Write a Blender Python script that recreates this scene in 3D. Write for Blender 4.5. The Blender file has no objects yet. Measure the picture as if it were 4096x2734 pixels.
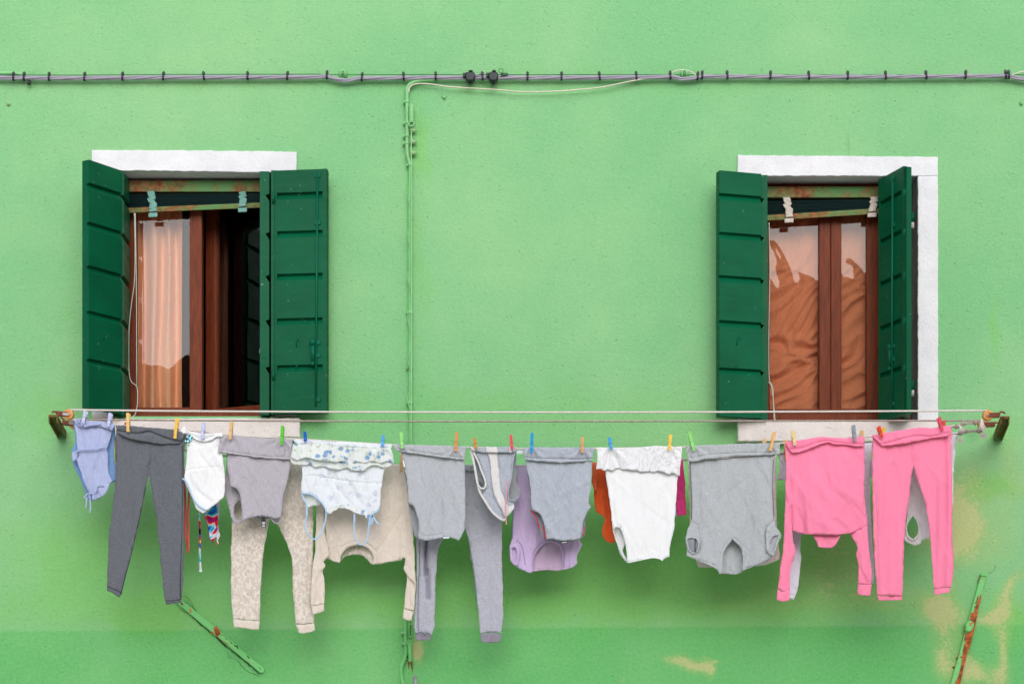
import bpy, math, random
import numpy as np
from mathutils import Vector, noise, Matrix
from mathutils.geometry import delaunay_2d_cdt

# ------------------------------------------------------------------ camera, sky, sun, exposure
S = bpy.context.scene
C = S.collection
PPM, CX, CY, D, EYE = 850.0, 2048.0, 2924.0, 9.0, 1.6
cam = bpy.data.cameras.new('camera')
camo = bpy.data.objects.new('camera', cam); C.objects.link(camo)
camo.location = (0, -D, EYE); camo.rotation_euler = (math.radians(90), 0, 0)
cam.sensor_width = 36; cam.lens = 36 * D / (4096 / PPM)
cam.shift_y = (CY - 1367) / 4096; cam.clip_start = 0.1; cam.clip_end = 500
S.camera = camo
S.render.resolution_x, S.render.resolution_y = 1024, 683

SUN_EL, SUN_AZ = 28, 6          # degrees; azimuth measured from straight in front of the wall, towards +x
w = bpy.data.worlds.new('World'); S.world = w; w.use_nodes = True
nt = w.node_tree; nt.nodes.clear()
sky = nt.nodes.new('ShaderNodeTexSky'); sky.sky_type = 'NISHITA'; sky.sun_disc = False
sky.sun_elevation = math.radians(SUN_EL); sky.sun_rotation = math.radians(180 - SUN_AZ)
sky.air_density = 1.0; sky.dust_density = 1.3; sky.ozone_density = 1.0
hs = nt.nodes.new('ShaderNodeHueSaturation'); hs.inputs['Saturation'].default_value = 0.5
bg = nt.nodes.new('ShaderNodeBackground'); bg.inputs[1].default_value = 0.15
wo = nt.nodes.new('ShaderNodeOutputWorld')
nt.links.new(sky.outputs[0], hs.inputs['Color']); nt.links.new(hs.outputs[0], bg.inputs[0]); nt.links.new(bg.outputs[0], wo.inputs[0])
sl = bpy.data.lights.new('sun', 'SUN'); sl.energy = 1.5; sl.angle = math.radians(56); sl.color = (1, 0.965, 0.92)
so = bpy.data.objects.new('sun', sl); C.objects.link(so)
e, a = math.radians(SUN_EL), math.radians(SUN_AZ)
sdir = Vector((math.sin(a) * math.cos(e), -math.cos(a) * math.cos(e), math.sin(e)))
so.rotation_euler = sdir.to_track_quat('Z', 'Y').to_euler(); so.location = (0, -4, 9)
S.view_settings.view_transform = 'Standard'; S.view_settings.look = 'None'
S.view_settings.gamma = 1; S.view_settings.exposure = 0.42
S.render.engine = 'CYCLES'

# ------------------------------------------------------------------ coordinates
def P(u, v, d=0.0):
    """photo pixel (4096 wide) + real distance d in front of the wall -> world point"""
    s = (D - d) / D
    return Vector(((u - CX) / PPM * s, -d, EYE + (CY - v) / PPM * s))
class Rg:
    def __init__(s, x0, y0, k): s.x0, s.y0, s.k = x0, y0, k
    def __call__(s, *pts): return [(s.x0 + x * s.k, s.y0 + y * s.k) for x, y in pts]
C3 = Rg(200, 1600, .38259); C4 = Rg(800, 1600, .38314); C5 = Rg(1500, 1600, .44643); C6 = Rg(2000, 1600, .5102)
C7 = Rg(2700, 1600, .5102); C8 = Rg(3300, 1600, .54223); E_ = Rg(600, 2200, .51086); G_ = Rg(400, 2100, .25543)
H_ = Rg(1200, 2050, .35088); I_ = Rg(3000, 2200, .38314); J_ = Rg(1140, 1740, .29337); B8 = Rg(150, 1550, .31876)
K_ = Rg(3650, 2260, .30238); M_ = Rg(1560, 2440, .18744); W1 = Rg(0, 500, .82890); W2 = Rg(2800, 500, .82918)
N_ = Rg(1800, 240, .1192); PL = Rg(150, 1550, .31876); PR = Rg(3780, 1600, .13453); Q_ = Rg(1500, 280, .3188)

# ------------------------------------------------------------------ object helpers
def tag(o, label=None, cat=None, group=None, kind=None):
    if label: o['label'] = label
    if cat: o['category'] = cat
    if group: o['group'] = group
    if kind: o['kind'] = kind
    return o
def thing(name, label, cat, loc=(0, 0, 0), group=None):
    o = bpy.data.objects.new(name, None); C.objects.link(o); o.location = loc
    o.empty_display_size = .05
    return tag(o, label, cat, group)
def origin(parent):
    v = Vector((0, 0, 0))
    while parent is not None:
        v += Vector(parent.location); parent = parent.parent
    return v
def mesh(name, verts, faces, mat, parent=None, smooth=False, loc=None, solid=0, bevel=0):
    """verts in world space"""
    me = bpy.data.meshes.new(name)
    if parent is not None: off = origin(parent)
    else: off = Vector(loc) if loc is not None else Vector((0, 0, 0))
    me.from_pydata([tuple(Vector(v) - off) for v in verts], [], faces); me.update()
    o = bpy.data.objects.new(name, me); C.objects.link(o)
    if parent is not None: o.parent = parent
    else: o.location = off
    if mat: me.materials.append(mat)
    if smooth: me.polygons.foreach_set('use_smooth', [True] * len(me.polygons))
    if solid:
        m = o.modifiers.new('solid', 'SOLIDIFY'); m.thickness = solid; m.offset = 0
    if bevel:
        m = o.modifiers.new('bevel', 'BEVEL'); m.width = bevel; m.segments = 2; m.limit_method = 'ANGLE'
    return o
class MB:
    def __init__(s): s.v, s.f = [], []
    def add(s, v, f):
        n = len(s.v); s.v += [Vector(x) for x in v]; s.f += [tuple(i + n for i in q) for q in f]; return s
    def box(s, x0, x1, y0, y1, z0, z1):
        return s.add([(x, y, z) for x in (x0, x1) for y in (y0, y1) for z in (z0, z1)],
                     [(0, 1, 3, 2), (4, 6, 7, 5), (0, 4, 5, 1), (2, 3, 7, 6), (0, 2, 6, 4), (1, 5, 7, 3)])
    def obox(s, c, ax, ay, az):
        c, ax, ay, az = map(Vector, (c, ax, ay, az))
        return s.add([c + i * ax + j * ay + k * az for i in (-1, 1) for j in (-1, 1) for k in (-1, 1)],
                     [(0, 1, 3, 2), (4, 6, 7, 5), (0, 4, 5, 1), (2, 3, 7, 6), (0, 2, 6, 4), (1, 5, 7, 3)])
    def tube(s, pts, r, seg=8, close=False):
        pts = [Vector(p) for p in pts]; n = len(pts)
        rr = r if isinstance(r, (list, tuple)) else [r] * n
        ring = []; up = None
        for i, p in enumerate(pts):
            if close: t = (pts[(i + 1) % n] - pts[i - 1])
            else: t = pts[min(i + 1, n - 1)] - pts[max(i - 1, 0)]
            if t.length < 1e-9: t = Vector((1, 0, 0))
            t.normalize()
            if up is None:
                up = Vector((0, 1, 0)) if abs(t.y) < .9 else Vector((0, 0, 1))
            b = t.cross(up)
            if b.length < 1e-6: b = t.cross(Vector((0.3, .2, 1)))
            b.normalize(); up = b.cross(t).normalized()
            ring.append([p + rr[i] * (math.cos(q) * b + math.sin(q) * up) for q in [2 * math.pi * j / seg for j in range(seg)]])
        V = [x for r_ in ring for x in r_]; F = []
        for i in range(n if close else n - 1):
            i2 = (i + 1) % n
            for j in range(seg):
                k = (j + 1) % seg; F.append((i * seg + j, i * seg + k, i2 * seg + k, i2 * seg + j))
        if not close:
            F.append(tuple(range(seg))[::-1]); F.append(tuple((n - 1) * seg + j for j in range(seg)))
        return s.add(V, F)
    def disc(s, c, ax, r0, h, seg=20, r1=None):
        c, ax = Vector(c), Vector(ax).normalized()
        r1 = r0 if r1 is None else r1
        return s.tube([c, c + ax * h], [r0, r1], seg)
    def build(s, name, mat, parent=None, smooth=False, loc=None, bevel=0):
        return mesh(name, s.v, s.f, mat, parent, smooth, loc, bevel=bevel)

def smooth_line(pts, sub=5, closed=False, corner=50):
    pts = [Vector((p[0], p[1], p[2] if len(p) > 2 else 0)) for p in pts]; n = len(pts); out = []
    tan = []
    for i in range(n):
        a_ = pts[i - 1] if (closed or i > 0) else pts[i]; b_ = pts[(i + 1) % n] if (closed or i < n - 1) else pts[i]
        t = (b_ - a_) * .5
        d0, d1 = pts[i] - a_, b_ - pts[i]
        if d0.length > 0 and d1.length > 0 and d0.angle(d1) > math.radians(corner): t = None
        tan.append(t)
    for i in range(n if closed else n - 1):
        p0, p1 = pts[i], pts[(i + 1) % n]; L = (p1 - p0).length
        m0, m1 = tan[i], tan[(i + 1) % n]
        m0 = (p1 - p0) if m0 is None else (m0.normalized() * min(m0.length, L) if m0.length > 0 else m0)
        m1 = (p1 - p0) if m1 is None else (m1.normalized() * min(m1.length, L) if m1.length > 0 else m1)
        for j in range(sub):
            t = j / sub
            out.append(p0 * (2 * t**3 - 3 * t**2 + 1) + m0 * (t**3 - 2 * t**2 + t) + p1 * (-2 * t**3 + 3 * t**2) + m1 * (t**3 - t**2))
    if not closed: out.append(pts[-1])
    return out
def resample(pts, step, closed):
    out = []; n = len(pts)
    for i in range(n if closed else n - 1):
        a_, b_ = pts[i], pts[(i + 1) % n]; L = math.dist(a_, b_); m = max(1, int(round(L / step)))
        for j in range(m): out.append((a_[0] + (b_[0] - a_[0]) * j / m, a_[1] + (b_[1] - a_[1]) * j / m))
    if not closed: out.append(tuple(pts[-1]))
    return out
def pdist(Pn, poly, closed=False):
    A = np.array([(p[0], p[1]) for p in poly], float)
    B = np.roll(A, -1, 0) if closed else A[1:]
    if not closed: A = A[:-1]
    best = np.full(len(Pn), 1e18)
    for a_, b_ in zip(A, B):
        ab = b_ - a_; L2 = (ab**2).sum() + 1e-12
        t = np.clip(((Pn - a_) @ ab) / L2, 0, 1)
        d = ((Pn - a_ - t[:, None] * ab)**2).sum(1); best = np.minimum(best, d)
    return np.sqrt(best)
def inside(Pn, poly):
    A = np.array([(p[0], p[1]) for p in poly], float); x, y = Pn[:, 0], Pn[:, 1]
    r = np.zeros(len(Pn), bool); j = len(A) - 1
    for i in range(len(A)):
        xi, yi, xj, yj = A[i, 0], A[i, 1], A[j, 0], A[j, 1]
        if yi != yj:
            c = ((yi > y) != (yj > y)) & (x < (xj - xi) * (y - yi) / (yj - yi) + xi); r ^= c
        j = i
    return r
def ns(u, v, s): return noise.noise(Vector((u, v, s)))

def cloth(name, pts, d, mat, parent, holes=(), step=9, drape=.014, wr=.005, R=26, edge=.014, creases=(), seed=0,
          top=None, thick=.002, label=None, pinch=(), ang=0, corner=50, swing=None, billow=0.0, wsc=1.0, folds=1.0):
    """thin cloth"""
    step *= .78
    """a cloth panel: outline in photo pixels, at real distance d from the wall, with modelled folds"""
    out = resample([(p.x, p.y) for p in smooth_line(pts, 4, True, corner)], step, True)
    if drape > 0: out = [(u + 2.6 * ns(u / 24, v / 24, seed + 61) + 2.5 * ns(u / 70, v / 70, seed + 62), v + 2.6 * ns(u / 24, v / 24, seed + 63) + 2.0 * ns(u / 70, v / 70, seed + 64)) for u, v in out]
    hl = [resample([(p.x, p.y) for p in smooth_line(h, 4, True, corner)], step, True) for h in holes]
    cr = [([(p.x, p.y) for p in smooth_line(c[0], 4, False, 40)], c[1], c[2]) for c in creases]
    A = np.array(out); x0, y0 = A.min(0); x1, y1 = A.max(0)
    rnd = random.Random(seed * 7 + 1)
    gp = []; row = 0
    y = y0 + step * .5
    while y < y1:
        x = x0 + step * (.25 + .5 * (row % 2))
        while x < x1:
            gp.append((x + rnd.uniform(-1, 1) * step * .12, y + rnd.uniform(-1, 1) * step * .12)); x += step
        y += step * .88; row += 1
    gp = np.array(gp)
    keep = inside(gp, out) & (pdist(gp, out, True) > step * .5)
    for h in hl: keep &= (~inside(gp, h)) & (pdist(gp, h, True) > step * .5)
    cp = []
    for line, wd, amp in cr:
        keep &= pdist(gp, line) > wd * 1.5
        rs = resample(line, step * .8, False)
        for i, q in enumerate(rs):
            a_ = rs[max(i - 1, 0)]; b_ = rs[min(i + 1, len(rs) - 1)]
            tx, ty = b_[0] - a_[0], b_[1] - a_[1]; L = math.hypot(tx, ty) or 1
            for o_ in (-wd, 0, wd): cp.append((q[0] - ty / L * o_, q[1] + tx / L * o_))
    gp = gp[keep]
    if cp:
        cp = np.array(cp); k2 = inside(cp, out) & (pdist(cp, out, True) > 1.2)
        for h in hl: k2 &= (~inside(cp, h)) & (pdist(cp, h, True) > 1.2)
        gp = np.vstack([gp, cp[k2]])
    V = [Vector(p) for p in out]; Ed = [(i, (i + 1) % len(out)) for i in range(len(out))]
    for h in hl:
        n0 = len(V); V += [Vector(p) for p in h]; Ed += [(n0 + i, n0 + (i + 1) % len(h)) for i in range(len(h))]
    V += [Vector((p[0], p[1])) for p in gp]
    r = delaunay_2d_cdt(V, Ed, [], 0, 1e-4)
    pv = np.array([(p.x, p.y) for p in r[0]]); F = np.array([f for f in r[2]], int)
    cen = pv[F].mean(1); ok = inside(cen, out)
    for h in hl: ok &= ~inside(cen, h)
    F = F[ok]
    de = pdist(pv, out, True)
    tp = y0 if top is None else top
    z = np.zeros(len(pv)); ca, sa = math.cos(ang), math.sin(ang)
    for i, (u, v) in enumerate(pv):
        t = (v - tp) / 300.0; t0 = min(1, max(0, (v - tp) / 60.0)); g = .35 + .65 * min(1, max(0, t))
        uu, vv = u * ca - v * sa, u * sa + v * ca
        f = 1.0 * drape * (ns(uu / 75, vv / 520, seed * 3.1) * 1.0 + .45 * ns(uu / 33, vv / 330, seed * 3.1 + 9) + .16 * ns(uu / 13, vv / 240, seed * 2.1 + 3)) * g
        n1 = ns(uu / (36 * wsc), vv / (70 * wsc), seed + 40.3); n2 = ns(uu / (60 * wsc) + n1, vv / (28 * wsc), seed + 80.1)
        f += wr * .28 * (.35 * max(0, 1 - 4.5 * abs(n1)) + .45 * max(0, 1 - 6 * abs(n2)) * (.5 + ns(uu / 90, vv / 90, seed + 17)) + .12 * ns(uu / 16, vv / 22, seed + 5.5))
        z[i] = f * t0
        for (pu, pvv, pw) in pinch:      # tension folds running down from a peg
            du, dv = u - pu, v - pvv
            if dv > 0: z[i] += pw * math.cos(math.atan2(du, dv + 12) * 9) * math.exp(-dv / 90) * math.exp(-(du / 70)**2) * min(1, dv / 12)
        if swing: z[i] += swing * (v - tp) / 500.0
        if billow: z[i] += billow * math.sin(math.pi * min(1, max(0, (u - x0) / (x1 - x0)))) * min(1, max(0, t * 1.5))
    area = (x1 - x0) * (y1 - y0); nf = int(folds * min(34, 4 + area / 4200)) if drape > .0 else 0
    rf_ = random.Random(seed * 31 + 7)
    for q in range(nf):
        fx, fy = rf_.uniform(x0, x1), rf_.uniform(y0 + (y1 - y0) * .08, y1)
        if pinch and q % 3 == 0: fx, fy = pinch[q % len(pinch)][0] + rf_.uniform(-20, 20), pinch[0][1] + 30
        an = rf_.gauss(0, .42) + ang * 3; L = rf_.uniform(30, 110) * (1.5 if area > 60000 else 1); am = rf_.choice((-1, 1)) * rf_.uniform(.4, 1) * wr * .75
        w1, w2 = rf_.uniform(3, 5), rf_.uniform(9, 22); dx_, dy_ = math.sin(an), math.cos(an)
        du, dv = pv[:, 0] - fx, pv[:, 1] - fy; tt = (du * dx_ + dv * dy_) / L; ss = du * dy_ - dv * dx_ + 6 * np.sin(tt * 2.2 + q)
        z += am * np.where(ss > 0, np.exp(-(ss / w1)**2), np.exp(-(ss / w2)**2)) * np.exp(-tt**2 * 1.6) * np.clip((pv[:, 1] - tp) / 40, 0, 1)
    R *= .5; k = np.clip(1 - de / R, 0, 1); em = np.array([max(0, .2 + 2.2 * ns(u / 60, v / 60, seed + 51)) for u, v in pv]); z -= .13 * edge * k * k * em
    for line, wd, amp in cr: z += amp * (.55 if wd < 4 else .8) * np.exp(-(pdist(pv, line) / wd)**2)
    vs = [P(pv[i, 0], pv[i, 1], d + z[i]) for i in range(len(pv))]
    o = mesh(name, vs, [tuple(int(q) for q in f) for f in F], mat, parent, True)
    if thick:
        m = o.modifiers.new('solid', 'SOLIDIFY'); m.thickness = thick; m.offset = 0
    if label: o['label'] = label
    return o
def strip(name, pts, d, r, mat, parent, sub=5, seg=6, closed=False, dd=None, smooth=True):
    """round cord following photo-pixel points at distance d"""
    L = smooth_line(pts, sub, closed, 70)
    n = len(L)
    ds = [d if dd is None else d + dd(i / max(1, n - 1)) for i in range(n)]
    return MB().tube([P(p.x, p.y, ds[i]) for i, p in enumerate(L)], r, seg, closed).build(name, mat, parent, smooth)
def ribbon(name, pts, d, wpx, mat, parent, sub=6, twist=0.0):
    L = smooth_line(pts, sub, False, 70); V = []; F = []
    n = len(L)
    for i, p in enumerate(L):
        a_, b_ = L[max(i - 1, 0)], L[min(i + 1, n - 1)]; t = (b_ - a_).normalized()
        nx, ny = -t.y, t.x; c = math.cos(twist * i / n * 6.28); s_ = math.sin(twist * i / n * 6.28)
        hw = wpx / 2
        V += [P(p.x - nx * hw * c, p.y - ny * hw * c, d - s_ * hw / PPM), P(p.x + nx * hw * c, p.y + ny * hw * c, d + s_ * hw / PPM)]
        if i: F.append((2 * i - 2, 2 * i - 1, 2 * i + 1, 2 * i))
    o = mesh(name, V, F, mat, parent, True); m = o.modifiers.new('solid', 'SOLIDIFY'); m.thickness = .0016; m.offset = 0
    return o
_rs = random.Random(77)
def slab(name, pts, d0, d1, mat, parent=None, loc=None, bevel=0, closed_smooth=False):
    """flat outline in photo pixels extruded between distances d0 (back) and d1 (front)"""
    if closed_smooth: pts = [(p.x, p.y) for p in smooth_line(pts, 4, True)]
    if name in ('lintel', 'jamb', 'window_sill'):
        pts = [(x + _rs.uniform(-1.3, 1.3), y + _rs.uniform(-1.3, 1.3)) for x, y in resample(pts, 16, True)]
    n = len(pts); V = [P(u, v, d1) for u, v in pts]
    V += [Vector((p.x, -d0, p.z)) for p in V[:n]]
    F = [tuple(range(n)), tuple(range(n, 2 * n))[::-1]] + [(i, i + n, (i + 1) % n + n, (i + 1) % n) for i in range(n)]
    return mesh(name, V, F, mat, parent, False, loc, bevel=bevel)

# ------------------------------------------------------------------ materials
def srgb(r, g, b): return tuple(((c / 255) / 12.92 if c <= 10.31 else ((c / 255 + .055) / 1.055)**2.4) for c in (r, g, b)) + (1,)
class NT:
    def __init__(s, name):
        s.m = bpy.data.materials.new(name); s.m.use_nodes = True; s.t = s.m.node_tree
        s.b = s.t.nodes['Principled BSDF']; s.o = s.t.nodes['Material Output']
        s.tc = s.t.nodes.new('ShaderNodeTexCoord').outputs['Object']
    def n(s, typ, **kw):
        x = s.t.nodes.new('ShaderNode' + typ)
        for k, v in kw.items():
            if k.startswith('_'): setattr(x, k[1:], v)
        return x
    def l(s, a_, b_): s.t.links.new(a_, b_)
    def map(s, scale=(1, 1, 1), rot=(0, 0, 0)):
        m = s.n('Mapping'); s.l(s.tc, m.inputs[0]); m.inputs['Scale'].default_value = scale; m.inputs['Rotation'].default_value = rot; return m.outputs[0]
    def noise(s, scale, detail=4, rough=.55, vec=None, dist=0):
        x = s.n('TexNoise'); x.inputs['Scale'].default_value = scale; x.inputs['Detail'].default_value = detail
        x.inputs['Roughness'].default_value = rough; x.inputs['Distortion'].default_value = dist
        s.l(vec if vec is not None else s.tc, x.inputs['Vector']); return x.outputs['Fac']
    def voro(s, scale, feat='F1', vec=None, rnd=1):
        x = s.n('TexVoronoi'); x.feature = feat; x.inputs['Scale'].default_value = scale; x.inputs['Randomness'].default_value = rnd
        s.l(vec if vec is not None else s.tc, x.inputs['Vector']); return x
    def ramp(s, fac, a_, b_, lo=0, hi=1, interp='LINEAR'):
        x = s.n('MapRange'); x.interpolation_type = 'SMOOTHSTEP' if interp == 'S' else 'LINEAR'
        s.l(fac, x.inputs[0]); x.inputs[1].default_value = a_; x.inputs[2].default_value = b_; x.inputs[3].default_value = lo; x.inputs[4].default_value = hi
        return x.outputs[0]
    def math(s, op, a_, b_=0.0):
        x = s.n('Math'); x.operation = op
        for i, q in enumerate((a_, b_)):
            if isinstance(q, (int, float)): x.inputs[i].default_value = q
            else: s.l(q, x.inputs[i])
        return x.outputs[0]
    def mix(s, fac, a_, b_, mode='MIX'):
        x = s.n('Mix'); x.data_type = 'RGBA'; x.blend_type = mode
        for i, q in ((0, fac), (6, a_), (7, b_)):
            if isinstance(q, (int, float)): x.inputs[i].default_value = q
            elif isinstance(q, tuple): x.inputs[i].default_value = q
            else: s.l(q, x.inputs[i])
        return x.outputs[2]
    def bump(s, h, strength=.5, dist=.002, nrm=None):
        x = s.n('Bump'); x.inputs['Strength'].default_value = strength; x.inputs['Distance'].default_value = dist
        s.l(h, x.inputs['Height'])
        if nrm is not None: s.l(nrm, x.inputs['Normal'])
        return x.outputs[0]
    def sep(s):
        x = s.n('SeparateXYZ'); s.l(s.tc, x.inputs[0]); return x.outputs
def sc(c, k): return tuple(min(1, x * k) for x in c[:3]) + (1,)
def plain(name, col, rough=.6, metal=0, var=.12, scale=30, bump=.0, spec=.4):
    m = NT(name); f = m.noise(scale, 5)
    m.l(m.mix(m.ramp(f, .3, .7), sc(col, 1 - var), sc(col, 1 + var)), m.b.inputs['Base Color'])
    m.b.inputs['Roughness'].default_value = rough; m.b.inputs['Metallic'].default_value = metal
    m.b.inputs['Specular IOR Level'].default_value = spec
    if bump: m.l(m.bump(f, bump, .002), m.b.inputs['Normal'])
    return m.m
def fabric(name, col, heather=.12, rib=0.0, trans=.12, hscale=320, patt=None, alpha=None, bstr=.42, hvec=(.7, 1, 1.8), sheen=.06):
    m = NT(name)
    col = col if len(col) == 4 else col + (1,)
    f1 = m.noise(hscale, 2, .7, m.map(hvec)); f2 = m.noise(60, 3, .6, m.map((1, 1, 3)))
    base = m.mix(m.ramp(f1, .36, .64), sc(col, 1 - heather), sc(col, 1 + heather))
    base = m.mix(m.ramp(f2, .3, .7), base, m.mix(1.0, base, (1 - heather * .5,) * 3 + (1,), 'MULTIPLY'))
    if patt: base = patt(m, base)
    m.l(base, m.b.inputs['Base Color']); m.b.inputs['Roughness'].default_value = .92
    m.b.inputs['Specular IOR Level'].default_value = .15; m.b.inputs['Sheen Weight'].default_value = sheen
    m.b.inputs['Sheen Roughness'].default_value = .6
    h = m.math('ADD', m.math('MULTIPLY', f1, .05), m.noise(16, 2.5, .5, m.map((1.6, 1, .28))))
    cr = m.math('ABSOLUTE', m.math('SUBTRACT', m.noise(12, 2, .5, m.map((1.3, 1, .6)), 1.4), .5))
    h = m.math('ADD', h, m.math('MINIMUM', m.math('MULTIPLY', cr, 6.0), .6))
    nrm = m.bump(h, bstr, .0075)
    m.l(nrm, m.b.inputs['Normal'])
    col_k = 1
    tr = m.n('BsdfTranslucent'); m.l(base, tr.inputs[0]); m.l(nrm, tr.inputs['Normal'])
    mx = m.n('MixShader'); mx.inputs[0].default_value = trans
    m.l(m.b.outputs[0], mx.inputs[1]); m.l(tr.outputs[0], mx.inputs[2])
    res = mx.outputs[0]
    if alpha is not None:
        tp = m.n('BsdfTransparent'); m2 = m.n('MixShader'); av = alpha(m) if callable(alpha) else alpha
        if isinstance(av, float): m2.inputs[0].default_value = av
        else: m.l(av, m2.inputs[0])
        m.l(tp.outputs[0], m2.inputs[1]); m.l(res, m2.inputs[2]); res = m2.outputs[0]
    m.l(res, m.o.inputs[0])
    return m.m

# wall stucco: colours come from paint history, dirt and painted shade on the wall's points
def stucco():
    m = NT('green_stucco')
    at = m.n('Attribute'); at.attribute_name = 'paint'; at.attribute_type = 'GEOMETRY'
    sx = m.n('SeparateColor'); m.l(at.outputs['Color'], sx.inputs[0])
    beige, green_and_shade, dirt = sx.outputs[0], sx.outputs[1], sx.outputs[2]
    big = m.noise(.9, 4, .55); mid = m.noise(5, 5, .6); fine = m.noise(60, 4, .6)
    col = m.mix(m.ramp(big, .35, .65, interp='S'), srgb(122, 186, 130), srgb(140, 194, 138))
    col = m.mix(m.ramp(mid, .38, .72, 0, .28), col, srgb(114, 180, 124))
    dm = m.ramp(m.math('ADD', green_and_shade, m.math('MULTIPLY', m.math('SUBTRACT', mid, .5), .5)), .15, .85, 0, 1)
    col = m.mix(m.math('MULTIPLY', dm, .85), col, srgb(120, 190, 96))  # greener tone, partly shade of washing, cables and shutters put into the colour
    # lower, more recent coat of paint, with a brushed straight edge
    xyz = m.sep(); zz = m.math('ADD', xyz[2], m.math('MULTIPLY', xyz[0], -.0062))
    zz = m.math('ADD', zz, m.math('MULTIPLY', m.math('SUBTRACT', m.noise(4, 5), .5), .012))
    zl = P(0, 2510).z
    low = m.ramp(zz, zl + .010, zl - .010, interp='S')
    lowc = m.mix(m.ramp(big, .3, .7), srgb(80, 176, 88), srgb(94, 182, 98))
    col = m.mix(m.math('MULTIPLY', low, m.ramp(m.noise(2.2, 4), .25, .7, .8, .5)), col, lowc)
    bm = m.ramp(m.math('ADD', beige, m.math('ADD', m.math('MULTIPLY', m.math('SUBTRACT', m.noise(11, 8, .72, None, .6), .5), 1.5), m.math('MULTIPLY', m.math('SUBTRACT', m.noise(60, 5, .75), .5), 1.4))), .50, .80)
    soft = m.ramp(m.math('ADD', beige, m.math('MULTIPLY', m.math('SUBTRACT', m.noise(7, 5, .6), .5), .5)), .12, .75, 0, .75)
    col = m.mix(soft, col, srgb(160, 188, 116))
    col = m.mix(m.math('MULTIPLY', bm, .54), col, m.mix(fine, srgb(192, 186, 132), srgb(216, 194, 152)))
    col = m.mix(m.math('MULTIPLY', m.ramp(m.math('ADD', dirt, m.math('MULTIPLY', m.math('SUBTRACT', m.noise(30, 5), .5), .5)), .3, 1), .6), col, srgb(70, 130, 70))
    # pits and crumbs of the render
    v = m.voro(46); pit = m.ramp(v.outputs['Distance'], .12, .30, 1, 0)
    sel = m.ramp(m.noise(22, 3), .50, .62); pit = m.math('MULTIPLY', pit, sel)
    col = m.mix(m.math('MULTIPLY', pit, .18), col, srgb(70, 140, 80))
    col = m.mix(m.ramp(fine, .35, .75, 0, .16), col, srgb(180, 225, 165))
    m.l(col, m.b.inputs['Base Color']); m.b.inputs['Roughness'].default_value = .9; m.b.inputs['Specular IOR Level'].default_value = .2
    g1 = m.noise(120, 5, .7); g2 = m.noise(30, 4, .6, m.map((1, 1, 1.7)), 1.2)
    h = m.math('ADD', m.math('MULTIPLY', g1, .8), m.math('ADD', m.math('MULTIPLY', g2, .6), m.math('MULTIPLY', pit, -.55)))
    n1 = m.bump(h, .55, .0085)
    n2 = m.bump(m.noise(3.2, 3, .5), .35, .02, n1)
    m.l(n2, m.b.inputs['Normal'])
    return m.m
def white_plaster(name, c0, c1, dirt=.25):
    m = NT(name); f = m.noise(6, 5, .6); g = m.noise(90, 5, .6)
    col = m.mix(m.ramp(f, .35, .7), c0, c1)
    crack = m.ramp(m.noise(9, 8, .75, m.map((1, 1, 4)), 2.0), .59, .66)
    col = m.mix(m.math('MULTIPLY', crack, dirt), col, srgb(120, 108, 104))
    m.l(col, m.b.inputs['Base Color']); m.b.inputs['Roughness'].default_value = .85; m.b.inputs['Specular IOR Level'].default_value = .2
    m.l(m.bump(m.math('ADD', g, m.math('MULTIPLY', m.noise(35, 3), .6)), .45, .007), m.b.inputs['Normal'])
    return m.m
def paint_wood(name, col, worn=srgb(200, 215, 205), amount=.5):
    m = NT(name); g = m.noise(70, 4, .6, m.map((1, 1, .12), (0, 0, 0))); g2 = m.noise(14, 4, .6, m.map((.5, .5, 3)))
    col2 = m.mix(m.ramp(m.noise(4, 3), .3, .7), sc(col, .85), sc(col, 1.2))
    spot = m.ramp(m.noise(34, 7, .75), .665, .685)
    cc = m.mix(m.math('MULTIPLY', spot, amount), col2, worn)
    m.l(cc, m.b.inputs['Base Color'])
    m.l(m.ramp(g2, .3, .7, .36, .55), m.b.inputs['Roughness']); m.b.inputs['Specular IOR Level'].default_value = .13
    m.l(m.bump(m.math('ADD', m.math('MULTIPLY', g2, 1.), m.math('MULTIPLY', m.noise(140, 3), .25)), .3, .004), m.b.inputs['Normal'])
    return m.m
def brown_wood(name, col):
    m = NT(name); g = m.noise(30, 6, .65, m.map((3, 3, .25)), .6)
    m.l(m.mix(m.ramp(g, .3, .7), sc(col, .6), sc(col, 1.35)), m.b.inputs['Base Color'])
    m.b.inputs['Roughness'].default_value = .45; m.b.inputs['Specular IOR Level'].default_value = .15; m.l(m.bump(g, .2, .003), m.b.inputs['Normal']); return m.m
def rusty(name, paint, rust=srgb(120, 62, 30), lo=.45, hi=.6, scale=9, rough=.75):
    m = NT(name); f = m.noise(scale, 8, .72); k = m.ramp(f, lo, hi)
    r2 = m.mix(m.ramp(m.noise(50, 5), .35, .65), sc(rust, .5), sc(rust, 1.5))
    m.l(m.mix(k, paint, r2), m.b.inputs['Base Color']); m.b.inputs['Roughness'].default_value = rough
    m.l(m.bump(m.noise(90, 5), .5, .003), m.b.inputs['Normal']); return m.m
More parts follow.
